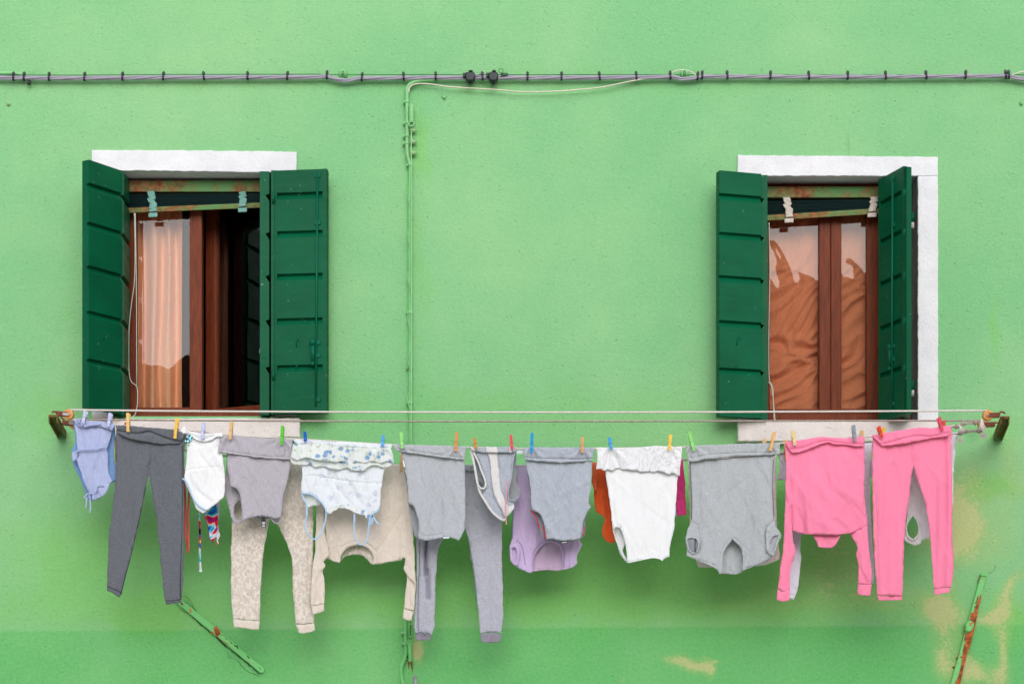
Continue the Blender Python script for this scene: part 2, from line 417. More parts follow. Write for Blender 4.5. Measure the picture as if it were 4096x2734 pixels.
def glass(name, wav=.0, wsc=3, ior=1.72):
    m = NT(name); m.t.nodes.remove(m.b)
    fr = m.n('Fresnel'); fr.inputs['IOR'].default_value = ior
    g = m.n('BsdfGlossy'); g.inputs['Roughness'].default_value = 0.0; g.inputs['Color'].default_value = (.92, .93, .95, 1)
    t = m.n('BsdfTransparent'); t.inputs[0].default_value = (.9, .9, .9, 1)
    if wav:
        nb = m.bump(m.noise(wsc, 2, .4, m.map((1.6, 1, .8)), 1.6), 1.0, wav); m.l(nb, g.inputs['Normal'])
    mx = m.n('MixShader'); m.l(fr.outputs[0], mx.inputs[0]); m.l(t.outputs[0], mx.inputs[1]); m.l(g.outputs[0], mx.inputs[2])
    m.l(mx.outputs[0], m.o.inputs[0]); return m.m
def rooftile():
    m = NT('terracotta_tile'); s_ = m.sep()
    w_ = m.n('TexWave'); w_.wave_type = 'BANDS'; w_.bands_direction = 'X'; w_.inputs['Scale'].default_value = 2.2; w_.inputs['Distortion'].default_value = .6
    m.l(m.tc, w_.inputs['Vector'])
    c = m.mix(m.ramp(m.noise(6, 5), .3, .7), srgb(176, 92, 56), srgb(232, 150, 100))
    c = m.mix(m.ramp(w_.outputs['Fac'], 0, .35, .75, 0), c, srgb(60, 34, 26))
    m.l(c, m.b.inputs['Base Color']); m.b.inputs['Roughness'].default_value = .85
    m.l(m.bump(w_.outputs['Fac'], 1, .08), m.b.inputs['Normal']); return m.m

def leopard(m, base):
    v = m.voro(78, 'F1', m.map((1, 1, .7))); w_ = m.noise(95, 3, .6)
    d_ = m.math('ADD', v.outputs['Distance'], m.math('MULTIPLY', m.math('SUBTRACT', w_, .5), .9))
    ring = m.math('MULTIPLY', m.ramp(d_, .12, .24), m.ramp(d_, .64, .50))
    ring = m.math('MULTIPLY', ring, m.ramp(m.noise(60, 3), .30, .46))
    return m.mix(m.math('MULTIPLY', ring, .36), base, srgb(168, 150, 136))
def roses(scale, blue, green, amt, ga=.8):
    def f(m, base):
        v = m.voro(scale, 'F1', None, .9); d_ = m.math('ADD', v.outputs['Distance'], m.math('MULTIPLY', m.math('SUBTRACT', m.noise(scale * 4, 4, .7), .5), 1.0))
        rr = m.n('SeparateColor'); m.l(v.outputs['Color'], rr.inputs[0]); on = m.ramp(rr.outputs[0], .40, .44)
        petal = m.math('MULTIPLY', m.ramp(d_, .34, .26), on)
        ring = m.ramp(m.math('SINE', m.math('MULTIPLY', d_, 42)), -.4, .5)
        c = m.mix(m.math('MULTIPLY', petal, amt), base, m.mix(ring, sc(blue, .55), sc(blue, 1.4)))
        mp = m.n('Mapping'); m.l(m.tc, mp.inputs[0]); mp.inputs['Location'].default_value = (.013, .02, .017)
        v2 = m.voro(scale * 1.35, 'F1', mp.outputs[0], 1); r2 = m.n('SeparateColor'); m.l(v2.outputs['Color'], r2.inputs[0])
        d2 = m.math('ADD', v2.outputs['Distance'], m.math('MULTIPLY', m.math('SUBTRACT', m.noise(scale * 9, 2), .5), .5))
        leaf = m.math('MULTIPLY', m.ramp(d2, .25, .18), m.ramp(r2.outputs[1], .45, .5))
        return m.mix(m.math('MULTIPLY', leaf, ga), c, green)
    return f
def tropical(m, base):
    v = m.voro(38, 'F1', m.map((1, 1, .8))); n_ = m.noise(10, 2, .55, None, 1.6)
    cr = m.n('ValToRGB'); e_ = cr.color_ramp; e_.elements[0].position = .28; e_.elements[0].color = srgb(30, 70, 200)
    e_.elements[1].position = .72; e_.elements[1].color = srgb(30, 60, 190)
    for p, c in ((.38, srgb(40, 190, 215)), (.45, srgb(235, 240, 250)), (.49, srgb(240, 110, 40)), (.54, srgb(225, 20, 60)), (.59, srgb(120, 30, 160)), (.65, srgb(30, 110, 220))):
        q = e_.elements.new(p); q.color = c
    m.l(n_, cr.inputs[0]); return cr.outputs[0]
def lace_alpha(m):
    v = m.voro(85, 'DISTANCE_TO_EDGE'); a_ = m.ramp(v.outputs['Distance'], .10, .18, 1, .90)
    fl = m.ramp(m.noise(26, 4, .6, None, 2.5), .45, .52); return m.math('MAXIMUM', a_, fl)

M = {}
M['wall'] = stucco()
M['white'] = white_plaster('white_plaster', srgb(216, 217, 222), srgb(232, 232, 236), .12)
M['sill'] = white_plaster('white_stone', srgb(214, 204, 202), srgb(232, 224, 220), .55)
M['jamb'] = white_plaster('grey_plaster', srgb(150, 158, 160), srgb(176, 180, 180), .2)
M['shutter'] = paint_wood('green_paint', srgb(0, 84, 54))
M['ironmong'] = paint_wood('green_metal_paint', srgb(4, 92, 66), srgb(150, 190, 170), .4)
M['wood'] = brown_wood('brown_varnish', srgb(110, 52, 30))
M['rail'] = rusty('rusty_green_rail', srgb(92, 142, 84), srgb(140, 84, 46), .42, .60, 7)
M['slat'] = plain('dark_slat', srgb(12, 42, 42), .6, 0, .3, 80, 0, .1)
M['tape_g'] = fabric('green_tape', srgb(128, 178, 168), .1); M['tape_w'] = fabric('cream_tape', srgb(215, 205, 195), .1)
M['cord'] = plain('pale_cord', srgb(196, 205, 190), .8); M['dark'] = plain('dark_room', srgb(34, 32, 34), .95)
M['glass'] = glass('window_glass', .0012, 2.0, 1.52); M['glass_d'] = glass('dark_glass', .0012, 2.0, 1.42); M['glass_w'] = glass('wavy_glass', .0040, 2.4, 1.46)
M['curtain'] = fabric('tan_curtain', srgb(246, 190, 148), .05, trans=.05); M['curtain2'] = fabric('brown_curtain', srgb(218, 142, 102), .08, trans=.05)
M['cable'] = plain('grey_cable', srgb(156, 151, 166), .45, 0, .08); M['black'] = plain('black_plastic', srgb(34, 40, 46), .5, 0, .25, 60)
M['wire_g'] = plain('green_wire', srgb(60, 130, 80), .6); M['wcable'] = plain('white_cable', srgb(215, 208, 190), .6, 0, .1)
M['pipe'] = plain('green_pipe', srgb(128, 190, 128), .55, 0, .18, 12, .2); M['insul'] = rusty('green_insulator', srgb(140, 184, 128), srgb(110, 84, 54), .52, .66, 30)
M['pipe2'] = plain('green_pipe_low', srgb(110, 192, 112), .55, 0, .12, 12, .2)
M['bar'] = rusty('rusty_bar', srgb(118, 198, 120), srgb(170, 88, 40), .57, .63, 12); M['rust'] = rusty('rust', srgb(186, 104, 48), srgb(104, 50, 28), .42, .58, 26, .9)
M['crack'] = plain('crack', srgb(26, 60, 34), .95)
M['rope'] = plain('white_rope', srgb(216, 208, 202), .85, 0, .14, 160, .5); M['rope_d'] = plain('dirty_rope', srgb(168, 154, 146), .9, 0, .3, 140, .6)
M['fray'] = plain('frayed_rope', srgb(222, 214, 208), .9, 0, .1)
M['wheel'] = plain('orange_nylon', srgb(224, 158, 92), .4, 0, .12, 40); M['housing'] = rusty('rusty_steel', srgb(128, 66, 40), srgb(96, 50, 30), .4, .6, 60)
M['steel'] = plain('grey_steel', srgb(150, 150, 155), .35, .7); M['moss'] = rusty('mossy_iron', srgb(104, 110, 54), srgb(118, 78, 44), .42, .58, 22, .95)
M['thinw'] = plain('painted_wire', srgb(164, 206, 158), .6); M['tile'] = rooftile()
M['ochre'] = plain('ochre_wall', srgb(206, 140, 84), .9, 0, .1, 2); M['brick'] = plain('red_wall', srgb(168, 84, 62), .9, 0, .15, 3)
M['paving'] = plain('stone_paving', srgb(206, 200, 190), .85, 0, .15, 2.0, .2)

# ------------------------------------------------------------------ setting
gm = MB(); gm.add([(-60, .4, 0), (60, .4, 0), (60, -70, 0), (-60, -70, 0)], [(0, 1, 2, 3)])
tag(gm.build('pavement', M['paving']), kind='structure')

# the green house: wall with two real openings
OP = [(450, 1098, 688, 1664), (3040, 3671, 703, 1684)]      # u0,u1,v0,v1 at the wall face
house = thing('green_house', 'lime green stucco house front with two dark green shuttered windows', 'house', (0, 0, 0))
def blob(u, v, cu, cv, ru, rv, rot=0):
    du, dv = u - cu, v - cv; c, s_ = math.cos(rot), math.sin(rot); x, y = du * c + dv * s_, -du * s_ + dv * c
    return math.exp(-((x / ru)**2 + (y / rv)**2))
BEIGE = [(3860, 1960, 110, 170, 0, .55), (3790, 2120, 90, 120, .3, .6), (3760, 2440, 70, 75, 0, .95), (3950, 2470, 75, 40, -.2, .85), (4035, 2370, 26, 90, .5, .85),
         (3890, 2160, 150, 130, 0, .5), (4050, 1900, 60, 200, 0, .4), (3790, 2620, 60, 110, .2, .75), (4010, 2600, 30, 110, -.2, .8), (3880, 2690, 60, 50, 0, .9), (3985, 2700, 50, 60, 0, .6),
         (3300, 2300, 300, 130, 0, .42), (3550, 2400, 250, 70, 0, .3), (2960, 2420, 250, 60, 0, .22), (2760, 2650, 60, 32, .3, .8), (2820, 2690, 26, 44, -.4, .9), (2700, 2620, 60, 16, .4, .6), (2840, 2640, 50, 9, .6, .9),
         (1682, 2618, 24, 50, 0, 1.0), (1668, 2590, 20, 26, 0, .8), (2490, 2720, 18, 18, 0, .7), (3700, 2080, 40, 110, .2, .4), (3350, 2150, 130, 120, 0, .35)]
GREEN_AND_SHADE = [(2048, 2440, 3000, 100, 0, .55), (2000, 1650, 1500, 140, 0, .35), (1300, 2150, 900, 230, 0, .95), (2500, 2150, 700, 260, 0, .9), (3300, 2100, 500, 280, 0, .8), (300, 2250, 330, 200, 0, .45),  # greener paint plus painted shade behind washing, under cables, beside shutters
        (2100, 330, 2600, 60, 0, .30), (3950, 1950, 120, 45, 0, .9), (4040, 2500, 60, 120, 0, .7), (600, 2500, 110, 90, 0, 1.0), (1680, 560, 60, 130, 0, .6), (1680, 1100, 45, 420, 0, .35),
        (3985, 1300, 20, 180, .05, .55), (190, 1660, 120, 120, 0, .4), (4000, 1720, 90, 90, 0, .5), (1330, 1200, 60, 500, 0, .25), (300, 1200, 60, 450, 0, .25)]
DIRT = [(3890, 1740, 40, 40, 0, .75), (230, 1720, 40, 38, 0, .8), (1635, 2660, 6, 30, 0, .6), (3395, 580, 4, 60, 0, .7), (1637, 2570, 10, 60, 0, .7), (1630, 540, 20, 90, 0, .5), (1680, 500, 14, 60, 0, .5)]
def paint(u, v):
    wu, wv = 45 * ns(u / 110, v / 110, 1.7), 45 * ns(u / 110, v / 110, 8.7)
    def tot(L): return min(1, sum(a_ * blob(u + wu, v + wv, cu, cv, ru, rv, ro) for cu, cv, ru, rv, ro, a_ in L))
    return tot(BEIGE), tot(GREEN_AND_SHADE), min(1, sum(a_ * blob(u, v, cu, cv, ru, rv, ro) for cu, cv, ru, rv, ro, a_ in DIRT))
us = sorted(set([-3500, -2000, -900, -300, 4400, 5000, 6200, 7600] + list(range(-120, 4220, 14)) + [o for q in OP for o in q[:2]]))
vs = sorted(set([-1400, -700, -250, 2950, 3400, 4284] + list(range(-60, 2800, 14)) + [o for q in OP for o in q[2:]]))
idx = {}; V = []; F = []; colr = []
def wv_(i, j):
    if (i, j) not in idx:
        idx[(i, j)] = len(V); V.append(P(us[i], vs[j])); colr.append(paint(us[i], vs[j]))
    return idx[(i, j)]
for i in range(len(us) - 1):
    for j in range(len(vs) - 1):
        uc, vc = (us[i] + us[i + 1]) / 2, (vs[j] + vs[j + 1]) / 2
        if any(a_ < uc < b_ and c_ < vc < d_ for a_, b_, c_, d_ in OP): continue
        F.append((wv_(i, j), wv_(i, j + 1), wv_(i + 1, j + 1), wv_(i + 1, j)))
wall = mesh('wall', V, F, M['wall'], house)
at = wall.data.color_attributes.new('paint', 'FLOAT_COLOR', 'POINT')
at.data.foreach_set('color', [x for c in colr for x in (c[0], c[1], c[2], 1)])
# return walls and top so the front is a real body
rb = MB(); xa, xb = P(-3500, 0).x, P(7600, 0).x; zt = P(0, -1400).z
rb.add([(xa, 0, 0), (xa, 6, 0), (xa, 6, zt), (xa, 0, zt), (xb, 0, 0), (xb, 6, 0), (xb, 6, zt), (xb, 0, zt)], [(0, 1, 2, 3), (4, 7, 6, 5), (3, 2, 6, 7), (1, 5, 6, 2)])
rb.build('side_wall', M['ochre'], house)
rf = MB(); rf.add([(xa - .3, -.5, zt + .02), (xb + .3, -.5, zt + .02), (xb + .3, 3, zt + 1.4), (xa - .3, 3, zt + 1.4), (xa - .3, 6.4, zt + .05), (xb + .3, 6.4, zt + .05)], [(0, 1, 2, 3), (3, 2, 5, 4)])
rf_o = rf.build('roof', M['tile'], house); rf_o.modifiers.new('s', 'SOLIDIFY').thickness = .12

def wx(u, d=0): return P(u, 0, d).x
def wz(v, d=0): return P(0, v, d).z
def window(k, lint, jamb_r, sill, opn, parts):
    u0, u1, v0, v1 = opn
    wnd = thing('window', None, None); wnd.parent = house
    X0, X1, Z1, Z0 = wx(u0), wx(u1), wz(v0), wz(v1)
    m = MB()   # reveals: two jambs, head, seat
    m.add([(X0, 0, Z0), (X0, .17, Z0), (X0, .17, Z1), (X0, 0, Z1)], [(0, 1, 2, 3)])
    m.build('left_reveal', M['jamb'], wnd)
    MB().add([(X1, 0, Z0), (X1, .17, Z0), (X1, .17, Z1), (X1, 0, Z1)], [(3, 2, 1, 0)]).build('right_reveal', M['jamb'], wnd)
    MB().add([(X0, 0, Z1), (X0, .17, Z1), (X1, .17, Z1), (X1, 0, Z1)], [(0, 1, 2, 3)]).build('head_reveal', M['white'], wnd)
    MB().add([(X0, 0, Z0), (X0, .17, Z0), (X1, .17, Z0), (X1, 0, Z0)], [(3, 2, 1, 0)]).build('window_seat', M['sill'], wnd)
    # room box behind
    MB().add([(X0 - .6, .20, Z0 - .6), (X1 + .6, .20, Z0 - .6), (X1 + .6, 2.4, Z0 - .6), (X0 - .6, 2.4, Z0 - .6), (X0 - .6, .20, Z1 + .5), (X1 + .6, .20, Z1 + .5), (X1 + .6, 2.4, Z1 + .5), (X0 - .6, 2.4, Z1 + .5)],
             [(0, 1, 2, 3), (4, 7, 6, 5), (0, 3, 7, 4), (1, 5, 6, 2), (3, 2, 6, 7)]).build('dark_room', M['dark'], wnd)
    slab('lintel', lint, -.01, .014, M['white'], wnd, bevel=.003)
    if jamb_r: slab('jamb', jamb_r, -.01, .012, M['white'], wnd, bevel=.003)
    slab('window_sill', sill, -.01, .05, M['sill'], wnd, bevel=.004)
    return wnd
winL = window(0, [(366, 599), (780, 601), (1186, 606), (1186, 690), (366, 680)], None,
              [(357, 1673), (1199, 1671), (1199, 1748), (900, 1746), (357, 1742)], OP[0], None)
slab('jamb', [(368, 680.5), (449, 681.5), (449, 1664), (368, 1664)], -.01, .010, M['white'], winL, bevel=.003)
slab('jamb', [(1099, 690.5), (1184, 690.5), (1184, 1664), (1099, 1664)], -.01, .010, M['white'], winL, bevel=.003)
slab('sill_block', [(372, 1655), (452, 1658), (452, 1672), (372, 1672)], -.01, .03, M['sill'], winL, bevel=.003)
winR = window(1, [(2951, 620), (3752, 627), (3752, 703), (2951, 703)], [(3672, 703.5), (3752, 703.5), (3753, 1681), (3672, 1681)],
              [(2953, 1684), (3765, 1681), (3765, 1765), (2953, 1763)], OP[1], None)
slab('jamb', [(2953, 703.5), (3039, 703.5), (3039, 1684), (2953, 1684)], -.01, .010, M['white'], winR, bevel=.003)

# ---- wooden casements
FR = -.14
def bx(mb, u0, u1, v0, v1, dback, dfront):
    a_, b_ = P(u0, v0, dfront), P(u1, v1, dfront)
    return mb.box(a_.x, b_.x, -dfront, -dback, b_.z, a_.z)
def casement(wnd, u0, u1, v0, v1, st, d, gl, name='casement', right=None):
    """outer box of one sash in pixels; st = stile widths (left,right,bottom,top)"""
    m = MB(); bx(m, u0, u0 + st[0], v0, v1, d - .05, d); bx(m, u1 - st[1], u1, v0, v1, d - .05, d)
    bx(m, u0 + st[0] + .3, u1 - st[1] - .3, v1 - st[2], v1, d - .046, d - .003); bx(m, u0 + st[0] + .3, u1 - st[1] - .3, v0, v0 + st[3], d - .046, d - .003)
    c = m.build(name, M['wood'], wnd, bevel=.004)
    a_, b_ = P(u0 + st[0] - 4, v0, d - .02), P(u1 - st[1] + 4, v1, d - .02)
    mesh('glass_pane', [(a_.x, -a_.y * 0 - (d - .02), b_.z), (b_.x, -(d - .02), b_.z), (b_.x, -(d - .02), a_.z), (a_.x, -(d - .02), a_.z)], [(0, 1, 2, 3)], gl, wnd)
    return c
# outer fixed frames
for wnd, (u0, u1, v0, v1) in ((winL, (474, 1112, 722, 1666)), (winR, (3024, 3648, 738, 1680))):
    m = MB(); bx(m, u0 - 10, u0 + 20, v0 - 40, v1, -.19, -.128); bx(m, u1 - 20, u1 + 8, v0 - 40, v1, -.19, -.128)
    bx(m, u0 + 21, u1 - 21, v1 - 26, v1 + 6, -.186, -.13); bx(m, u0 + 21, u1 - 21, v0 - 40, v0 + 20, -.186, -.13)
    m.build('window_frame', M['wood'], wnd, bevel=.004)
cL = casement(winL, 500, 808, 742, 1652, (44, 50, 24, 40), FR, M['glass'])
strip('lead_line', [(502 + 40, 880), (541, 884)], FR + .004, .002, M['crack'], winL)
# second sash of the left window stands open into the room
def turned_sash(wnd):
    hx, hd = wx(1092, -.16), -.16; fx, fd = wx(832, -.33), -.33
    ax = Vector((fx - hx, -(fd - hd), 0)); W = ax.length; ax.normalize(); nx = Vector((ax.y, -ax.x, 0))
    zt_, zb_ = wz(735, -.2), wz(1655, -.2)
    m = MB(); base = Vector((hx, -hd, 0))
    def bar(s0, s1, z0, z1, t0=-.02, t1=.02):
        c = base + ax * (s0 + s1) / 2; m.obox((c.x, c.y, (z0 + z1) / 2), ax * (s1 - s0) / 2, nx * .022, Vector((0, 0, (z1 - z0) / 2)))
    bar(0, .05, zb_, zt_); bar(W - .056, W, zb_, zt_); bar(.051, W - .057, zb_, zb_ + .04); bar(.051, W - .057, zt_ - .05, zt_)
    c = m.build('casement', M['wood'], wnd, bevel=.004)
    a_, b_ = base + ax * .045, base + ax * (W - .05)
    mesh('glass_pane', [(a_.x, a_.y, zb_), (b_.x, b_.y, zb_), (b_.x, b_.y, zt_), (a_.x, a_.y, zt_)], [(0, 1, 2, 3)], M['glass_d'], wnd)
turned_sash(winL)
casement(winR, 3040, 3323, 760, 1656, (40, 46, 22, 40), FR, M['glass_w'])
casement(winR, 3324, 3640, 760, 1656, (42, 172, 22, 40), FR - .002, M['glass_w'])

# ---- curtains
def curtain(name, label, u0, u1, v0, v1, d, mat, amp, per, seed, crumple=0):
    V, F = [], []; nu, nv = (110, 150) if crumple else (70, 50)
    for j in range(nv + 1):
        for i in range(nu + 1):
            a_, b_ = i / nu, j / nv
            uu = u0 + (u1 - u0) * a_ + 4 * ns(a_ * 3, b_ * 2, seed)
            ph = (a_ * (u1 - u0) / per + .3 * ns(a_ * 2, b_ * 1.3, seed + 3)) * 6.283
            V.append(P(uu, v0 + (v1 - v0) * b_, d + amp * math.sin(ph) * (.7 + .3 * math.sin(ph * .37)) + .01 * ns(a_ * 9, b_ * 4, seed) + crumple * (b_ ** .7) * (1 - 2.2 * abs(ns(a_ * 3.2 + 1.4 * ns(a_ * 3, b_ * 4, 7), b_ * 15 + a_ * 6 + 1.6 * ns(a_ * 2, b_ * 5, 11), 3)))))
            if i and j: q = j * (nu + 1) + i; F.append((q - nu - 2, q - nu - 1, q, q - 1))
    o = mesh(name, V, F, mat, None, True, loc=P((u0 + u1) / 2, v0, d)); return tag(o, label, 'curtain')
curtain('curtain', 'tan curtain gathered in vertical folds behind the left window pane', 535, 728, 760, 1640, -.235, M['curtain'], .042, 62, 2)
curtain('curtain', 'brown curtain behind the closed panes of the right window', 3030, 3560, 765, 1650, -.225, M['curtain2'], .010, 150, 5, .03)

# ---- external venetian blinds pulled up crooked
def blind(wnd, u0, u1, head, stack_top, stack_bot, rail_h, tapes, tmat, cords):
    b = thing('blind', None, None); b.parent = wnd
    m = MB(); bx(m, u0, u1, head[0], head[1], -.125, -.085); bx(m, u0, u1, head[0] + 3, head[0] + 6, -.1, -.082)
    m.build('headrail', M['rail'], wnd, bevel=.002).parent = wnd
    n = 13; m = MB()
    for i in range(n):
        t = i / (n - 1); vl = stack_top[0] + (stack_bot[0] - stack_top[0]) * t; vr = stack_top[1] + (stack_bot[1] - stack_top[1]) * t
        d1 = -.088 + .003 * math.sin(i * 2.3)
        a_, b_ = P(u0 + 2, vl, d1), P(u1 - 2, vr, d1); h = .0013
        for (y_) in (0,):
            m.add([a_ + Vector((0, 0, h)), b_ + Vector((0, 0, h)), b_ + Vector((0, 0, -h)), a_ + Vector((0, 0, -h)),
                   a_ + Vector((0, .035, h + .004)), b_ + Vector((0, .035, h + .004)), b_ + Vector((0, .035, .004 - h)), a_ + Vector((0, .035, .004 - h))],
                  [(0, 3, 2, 1), (4, 5, 6, 7), (0, 1, 5, 4), (3, 7, 6, 2), (0, 4, 7, 3), (1, 2, 6, 5)])
    m.build('slats', M['slat'], wnd)
    m = MB(); pr = [(0, 0), (6, .008), (rail_h, .004), (rail_h + 2, -.02)]
    V = []
    for u, vb in ((u0, stack_bot[0] + 3), (u1, stack_bot[1] + 3)):
        for dv, dd in pr: V.append(P(u, vb + dv, -.088 + dd))
        V.append(P(u, vb, -.12))
    m.add(V, [(0, 5, 6, 1), (1, 6, 7, 2), (2, 7, 8, 3), (3, 8, 9, 4), (4, 9, 5, 0), (0, 1, 2, 3, 4), (9, 8, 7, 6, 5)])
    m.build('bottom_rail', M['rail'], wnd)
    rnd = random.Random(3)
    for (ut, vt, ub, vb) in tapes:
        m = MB(); N = 9
        for i in range(N):
            t = (i + .5) / N; u = ut + (ub - ut) * t + rnd.uniform(-4, 4); v = vt + (vb - vt) * t
            c = P(u, v, -.078); tl = rnd.uniform(-.25, .25)
            m.obox(c, Vector((.017, 0, .017 * tl * .6)), Vector((0, .006, 0)), Vector((-.002, 0, (vb - vt) / PPM / N * .56)))
        c = P(ub, vb + 14, -.076); m.obox(c, (.021, 0, .001), (0, .004, 0), (0, 0, .010))
        m.build('ladder_tape', tmat, wnd, True, bevel=.002)
    for pts, r in cords: strip('blind_cord', pts, -.07, r, M['cord'], wnd)
    bpy.data.objects.remove(b)
blind(winL, 500, 1075, (721, 766), (778, 775), (829, 806), 19, [(606, 766, 612, 846), (970, 768, 970, 826)], M['tape_g'],
      [(W1((648, 425), (652, 600), (648, 760), (632, 880), (622, 1000), (622, 1180), (632, 1235), (660, 1262), (663, 1340), (652, 1395), (632, 1410)), .0022),
       (W1((653, 425), (658, 800), (660, 1262)), .002), (W1((1258, 400), (1259, 800), (1257, 1075)), .002), (W1((1263, 400), (1269, 800), (1266, 1120)), .002)])
for x, y in ((1258, 1085), (1266, 1133)):
    u, v = W1((x, y))[0]; c = P(u, v, -.07); MB().tube([c + Vector((0, 0, .012)), c - Vector((0, 0, .014))], [.004, .0075], 10).build('cord_tassel', M['tape_w'], winL, True)
blind(winR, 3060, 3540, (746, 789), (806, 798), (858, 828), 21, [(3148, 790, 3156, 868), (3497, 788, 3488, 846)], M['tape_w'],
      [(W2((333, 470), (337, 700), (332, 1000), (334, 1230), (350, 1262), (354, 1340), (358, 1425)), .0022), (W2((329, 1238), (345, 1260), (363, 1425)), .002)])
# green blind box panel behind slats of the right window
m = MB(); bx(m, 3060, 3540, 786, 850, -.125, -.118); m.build('blind_back', M['slat'], winR)

# ---- shutters
FRAC = [0, .098, .256, .432, .615, .808, 1.0]
def shutter(wnd, p0, p1, zt_, zb_, flip=1, th=.026, hw=True, name='shutter_leaf', stiles=False, frac=FRAC):
    """leaf between plan points p0, p1 = (u, d); boards raised on the side `flip`"""
    a_ = Vector((P(p0[0], 0, p0[1]).x, -p0[1], 0)); b_ = Vector((P(p1[0], 0, p1[1]).x, -p1[1], 0))
    ax = b_ - a_; W = ax.length; ax.normalize(); n_ = Vector((ax.y, -ax.x, 0)) * flip    # towards the viewer side
    prof = []  # (z, depth)
    H = zt_ - zb_
    for i in range(len(frac) - 1):
        z1, z0 = zt_ - frac[i] * H, zt_ - frac[i + 1] * H
        if i == 0: prof += [(z1, .017)]
        else: prof += [(z1, 0), (z1 - .026, .017)]
        prof += [(z0 + .007, .017)] if i < len(frac) - 2 else [(z0, .017)]
        if i < len(frac) - 2: prof += [(z0 + .001, 0)]
    m = MB(); V = []; k = len(prof)
    for q in (a_, b_):
        V += [q + n_ * dd + Vector((0, 0, z)) for z, dd in prof]
        V += [q - n_ * th + Vector((0, 0, prof[-1][0])), q - n_ * th + Vector((0, 0, prof[0][0]))]
    K = k + 2; Fq = [(i, (i + 1) % K, (i + 1) % K + K, i + K) for i in range(K)]
    Fq += [tuple(range(K))[::-1], tuple(range(K, 2 * K))]
    m.add(V, Fq)
    if stiles:
        for s0, s1 in ((0, .014), (W - .02, W)):
            c = a_ + ax * (s0 + s1) / 2; m.obox((c.x + n_.x * .008, c.y + n_.y * .008, (zt_ + zb_) / 2), ax * (s1 - s0) / 2, n_ * .0085, (0, 0, H / 2 + .001))
    sh = m.build(name, M['shutter'], wnd)
    return sh, a_, ax, n_, W
zt1, zb1 = P(0, 683, .07).z, P(0, 1653, .07).z
shA, a0, ax0, n0, W0 = shutter(house, (345, .235), (474, .065), zt1, zb1, 1, name='shutter')
shutter(house, (481, .06), (505, -.10), zt1 - .004, zb1 - .004, 1, name='shutter')
shutter(house, (1072, -.11), (1062, .075), zt1 - .004, zb1 - .006, -1, name='shutter')
shutter(house, (1086, .06), (1098, .06), zt1, zb1 - .004, 1, .02, name='shutter_edge', frac=[0, 1])
shB, a1, ax1, n1, W1_ = shutter(house, (1100, .055), (1310, .085), zt1, zb1, 1, name='shutter', stiles=True)
zt2, zb2 = P(0, 699, .07).z, P(0, 1673, .07).z
shC, a2, ax2, n2, W2_ = shutter(house, (2873, .125), (3040, .068), zt2, zb2, 1, name='shutter')
shutter(house, (3056, .075), (3050, -.08), zt2 - .003, zb2 - .004, -1, .016, name='shutter')
shD, a3, ax3, n3, W3_ = shutter(house, (3526, -.02), (3626, .20), zt2, zb2, 1, name='shutter', stiles=True)
shutter(house, (3628, .155), (3622, -.05), zt2 - .003, zb2, 1, .012, name='shutter')
def on(sh, a_, ax, n_, s_, z, off): q = a_ + ax * s_ + n_ * off; return Vector((q.x, q.y, z))
def bolt(sh, a_, ax, n_, s_, zt_, zb_, zh, side=-1):
    MB().tube([on(sh, a_, ax, n_, s_, zt_ - .02, .020), on(sh, a_, ax, n_, s_ - .004, (zt_ + zb_) / 2, .022), on(sh, a_, ax, n_, s_ - .008, zb_ + .03, .020)], .0052, 8).build('bolt_rod', M['ironmong'], sh, True)
    for z in (zt_ - .03, zt_ - .25, zh, zh - .06, zb_ + .06): MB().obox(on(sh, a_, ax, n_, s_, z, .016), ax * .014, n_ * .007, (0, 0, .010)).build('bolt_bracket', M['ironmong'], sh, bevel=.002)
    m = MB(); c0 = on(sh, a_, ax, n_, s_ - .022, zh, .022); c1 = on(sh, a_, ax, n_, s_ - .022, zh - .1, .022)
    m.disc(c0, n_, .014, .012, 14); m.disc(c1, n_, .010, .010, 12)
    z0, z1 = Vector((0, 0, -.012)), Vector((0, 0, -.092))
    m.add([c0 + z0 + ax * .011, c0 + z0 - ax * .011, c0 + z1 - ax * .005, c0 + z1 + ax * .005, c0 + z0 + ax * .011 + n_ * .008, c0 + z0 - ax * .011 + n_ * .008, c0 + z1 - ax * .005 + n_ * .008, c0 + z1 + ax * .005 + n_ * .008],
          [(3, 2, 1, 0), (4, 5, 6, 7), (0, 1, 5, 4), (1, 2, 6, 5), (2, 3, 7, 6), (3, 0, 4, 7)])
    m.build('bolt_handle', M['ironmong'], sh, True)
def hook(sh, a_, ax, n_, s_, z, sg=1):
    L = [(0, 0), (.002, .03), (.008, .042), (.016, .03), (.018, .0), (.014, -.06), (.004, -.085), (-.004, -.1)]
    MB().tube([on(sh, a_, ax, n_, s_ + sg * x, z + zz, .017 + .006 * math.sin(i)) for i, (x, zz) in enumerate(L)], .0024, 6).build('wire_hook', M['ironmong'], sh, True)
    MB().disc(on(sh, a_, ax, n_, s_ - .002, z, .012), n_, .010, .004, 14).build('hook_plate', M['ironmong'], sh, True)
hook(shA, a0, ax0, n0, .09, wz(1365, .15)); hook(shC, a2, ax2, n2, .085, wz(1385, .1))
hook(shB, a1, ax1, n1, .105, wz(1390, .08)); hook(shD, a3, ax3, n3, .05, wz(1395, .1))
bolt(shB, a1, ax1, n1, W1_ - .043, zt1, zb1, wz(1372, .08)); bolt(shD, a3, ax3, n3, W3_ - .09, zt2, zb2, wz(1388, .1))
for z in (wz(812), wz(1512)):
    MB().tube([P(1093, 0, .082) * Vector((1, 1, 0)) .length * 0 + Vector((wx(1093, .085), -.085, z + .02)), Vector((wx(1093, .085), -.085, z - .02))], .006, 8).build('hinge', M['ironmong'], shB, True)
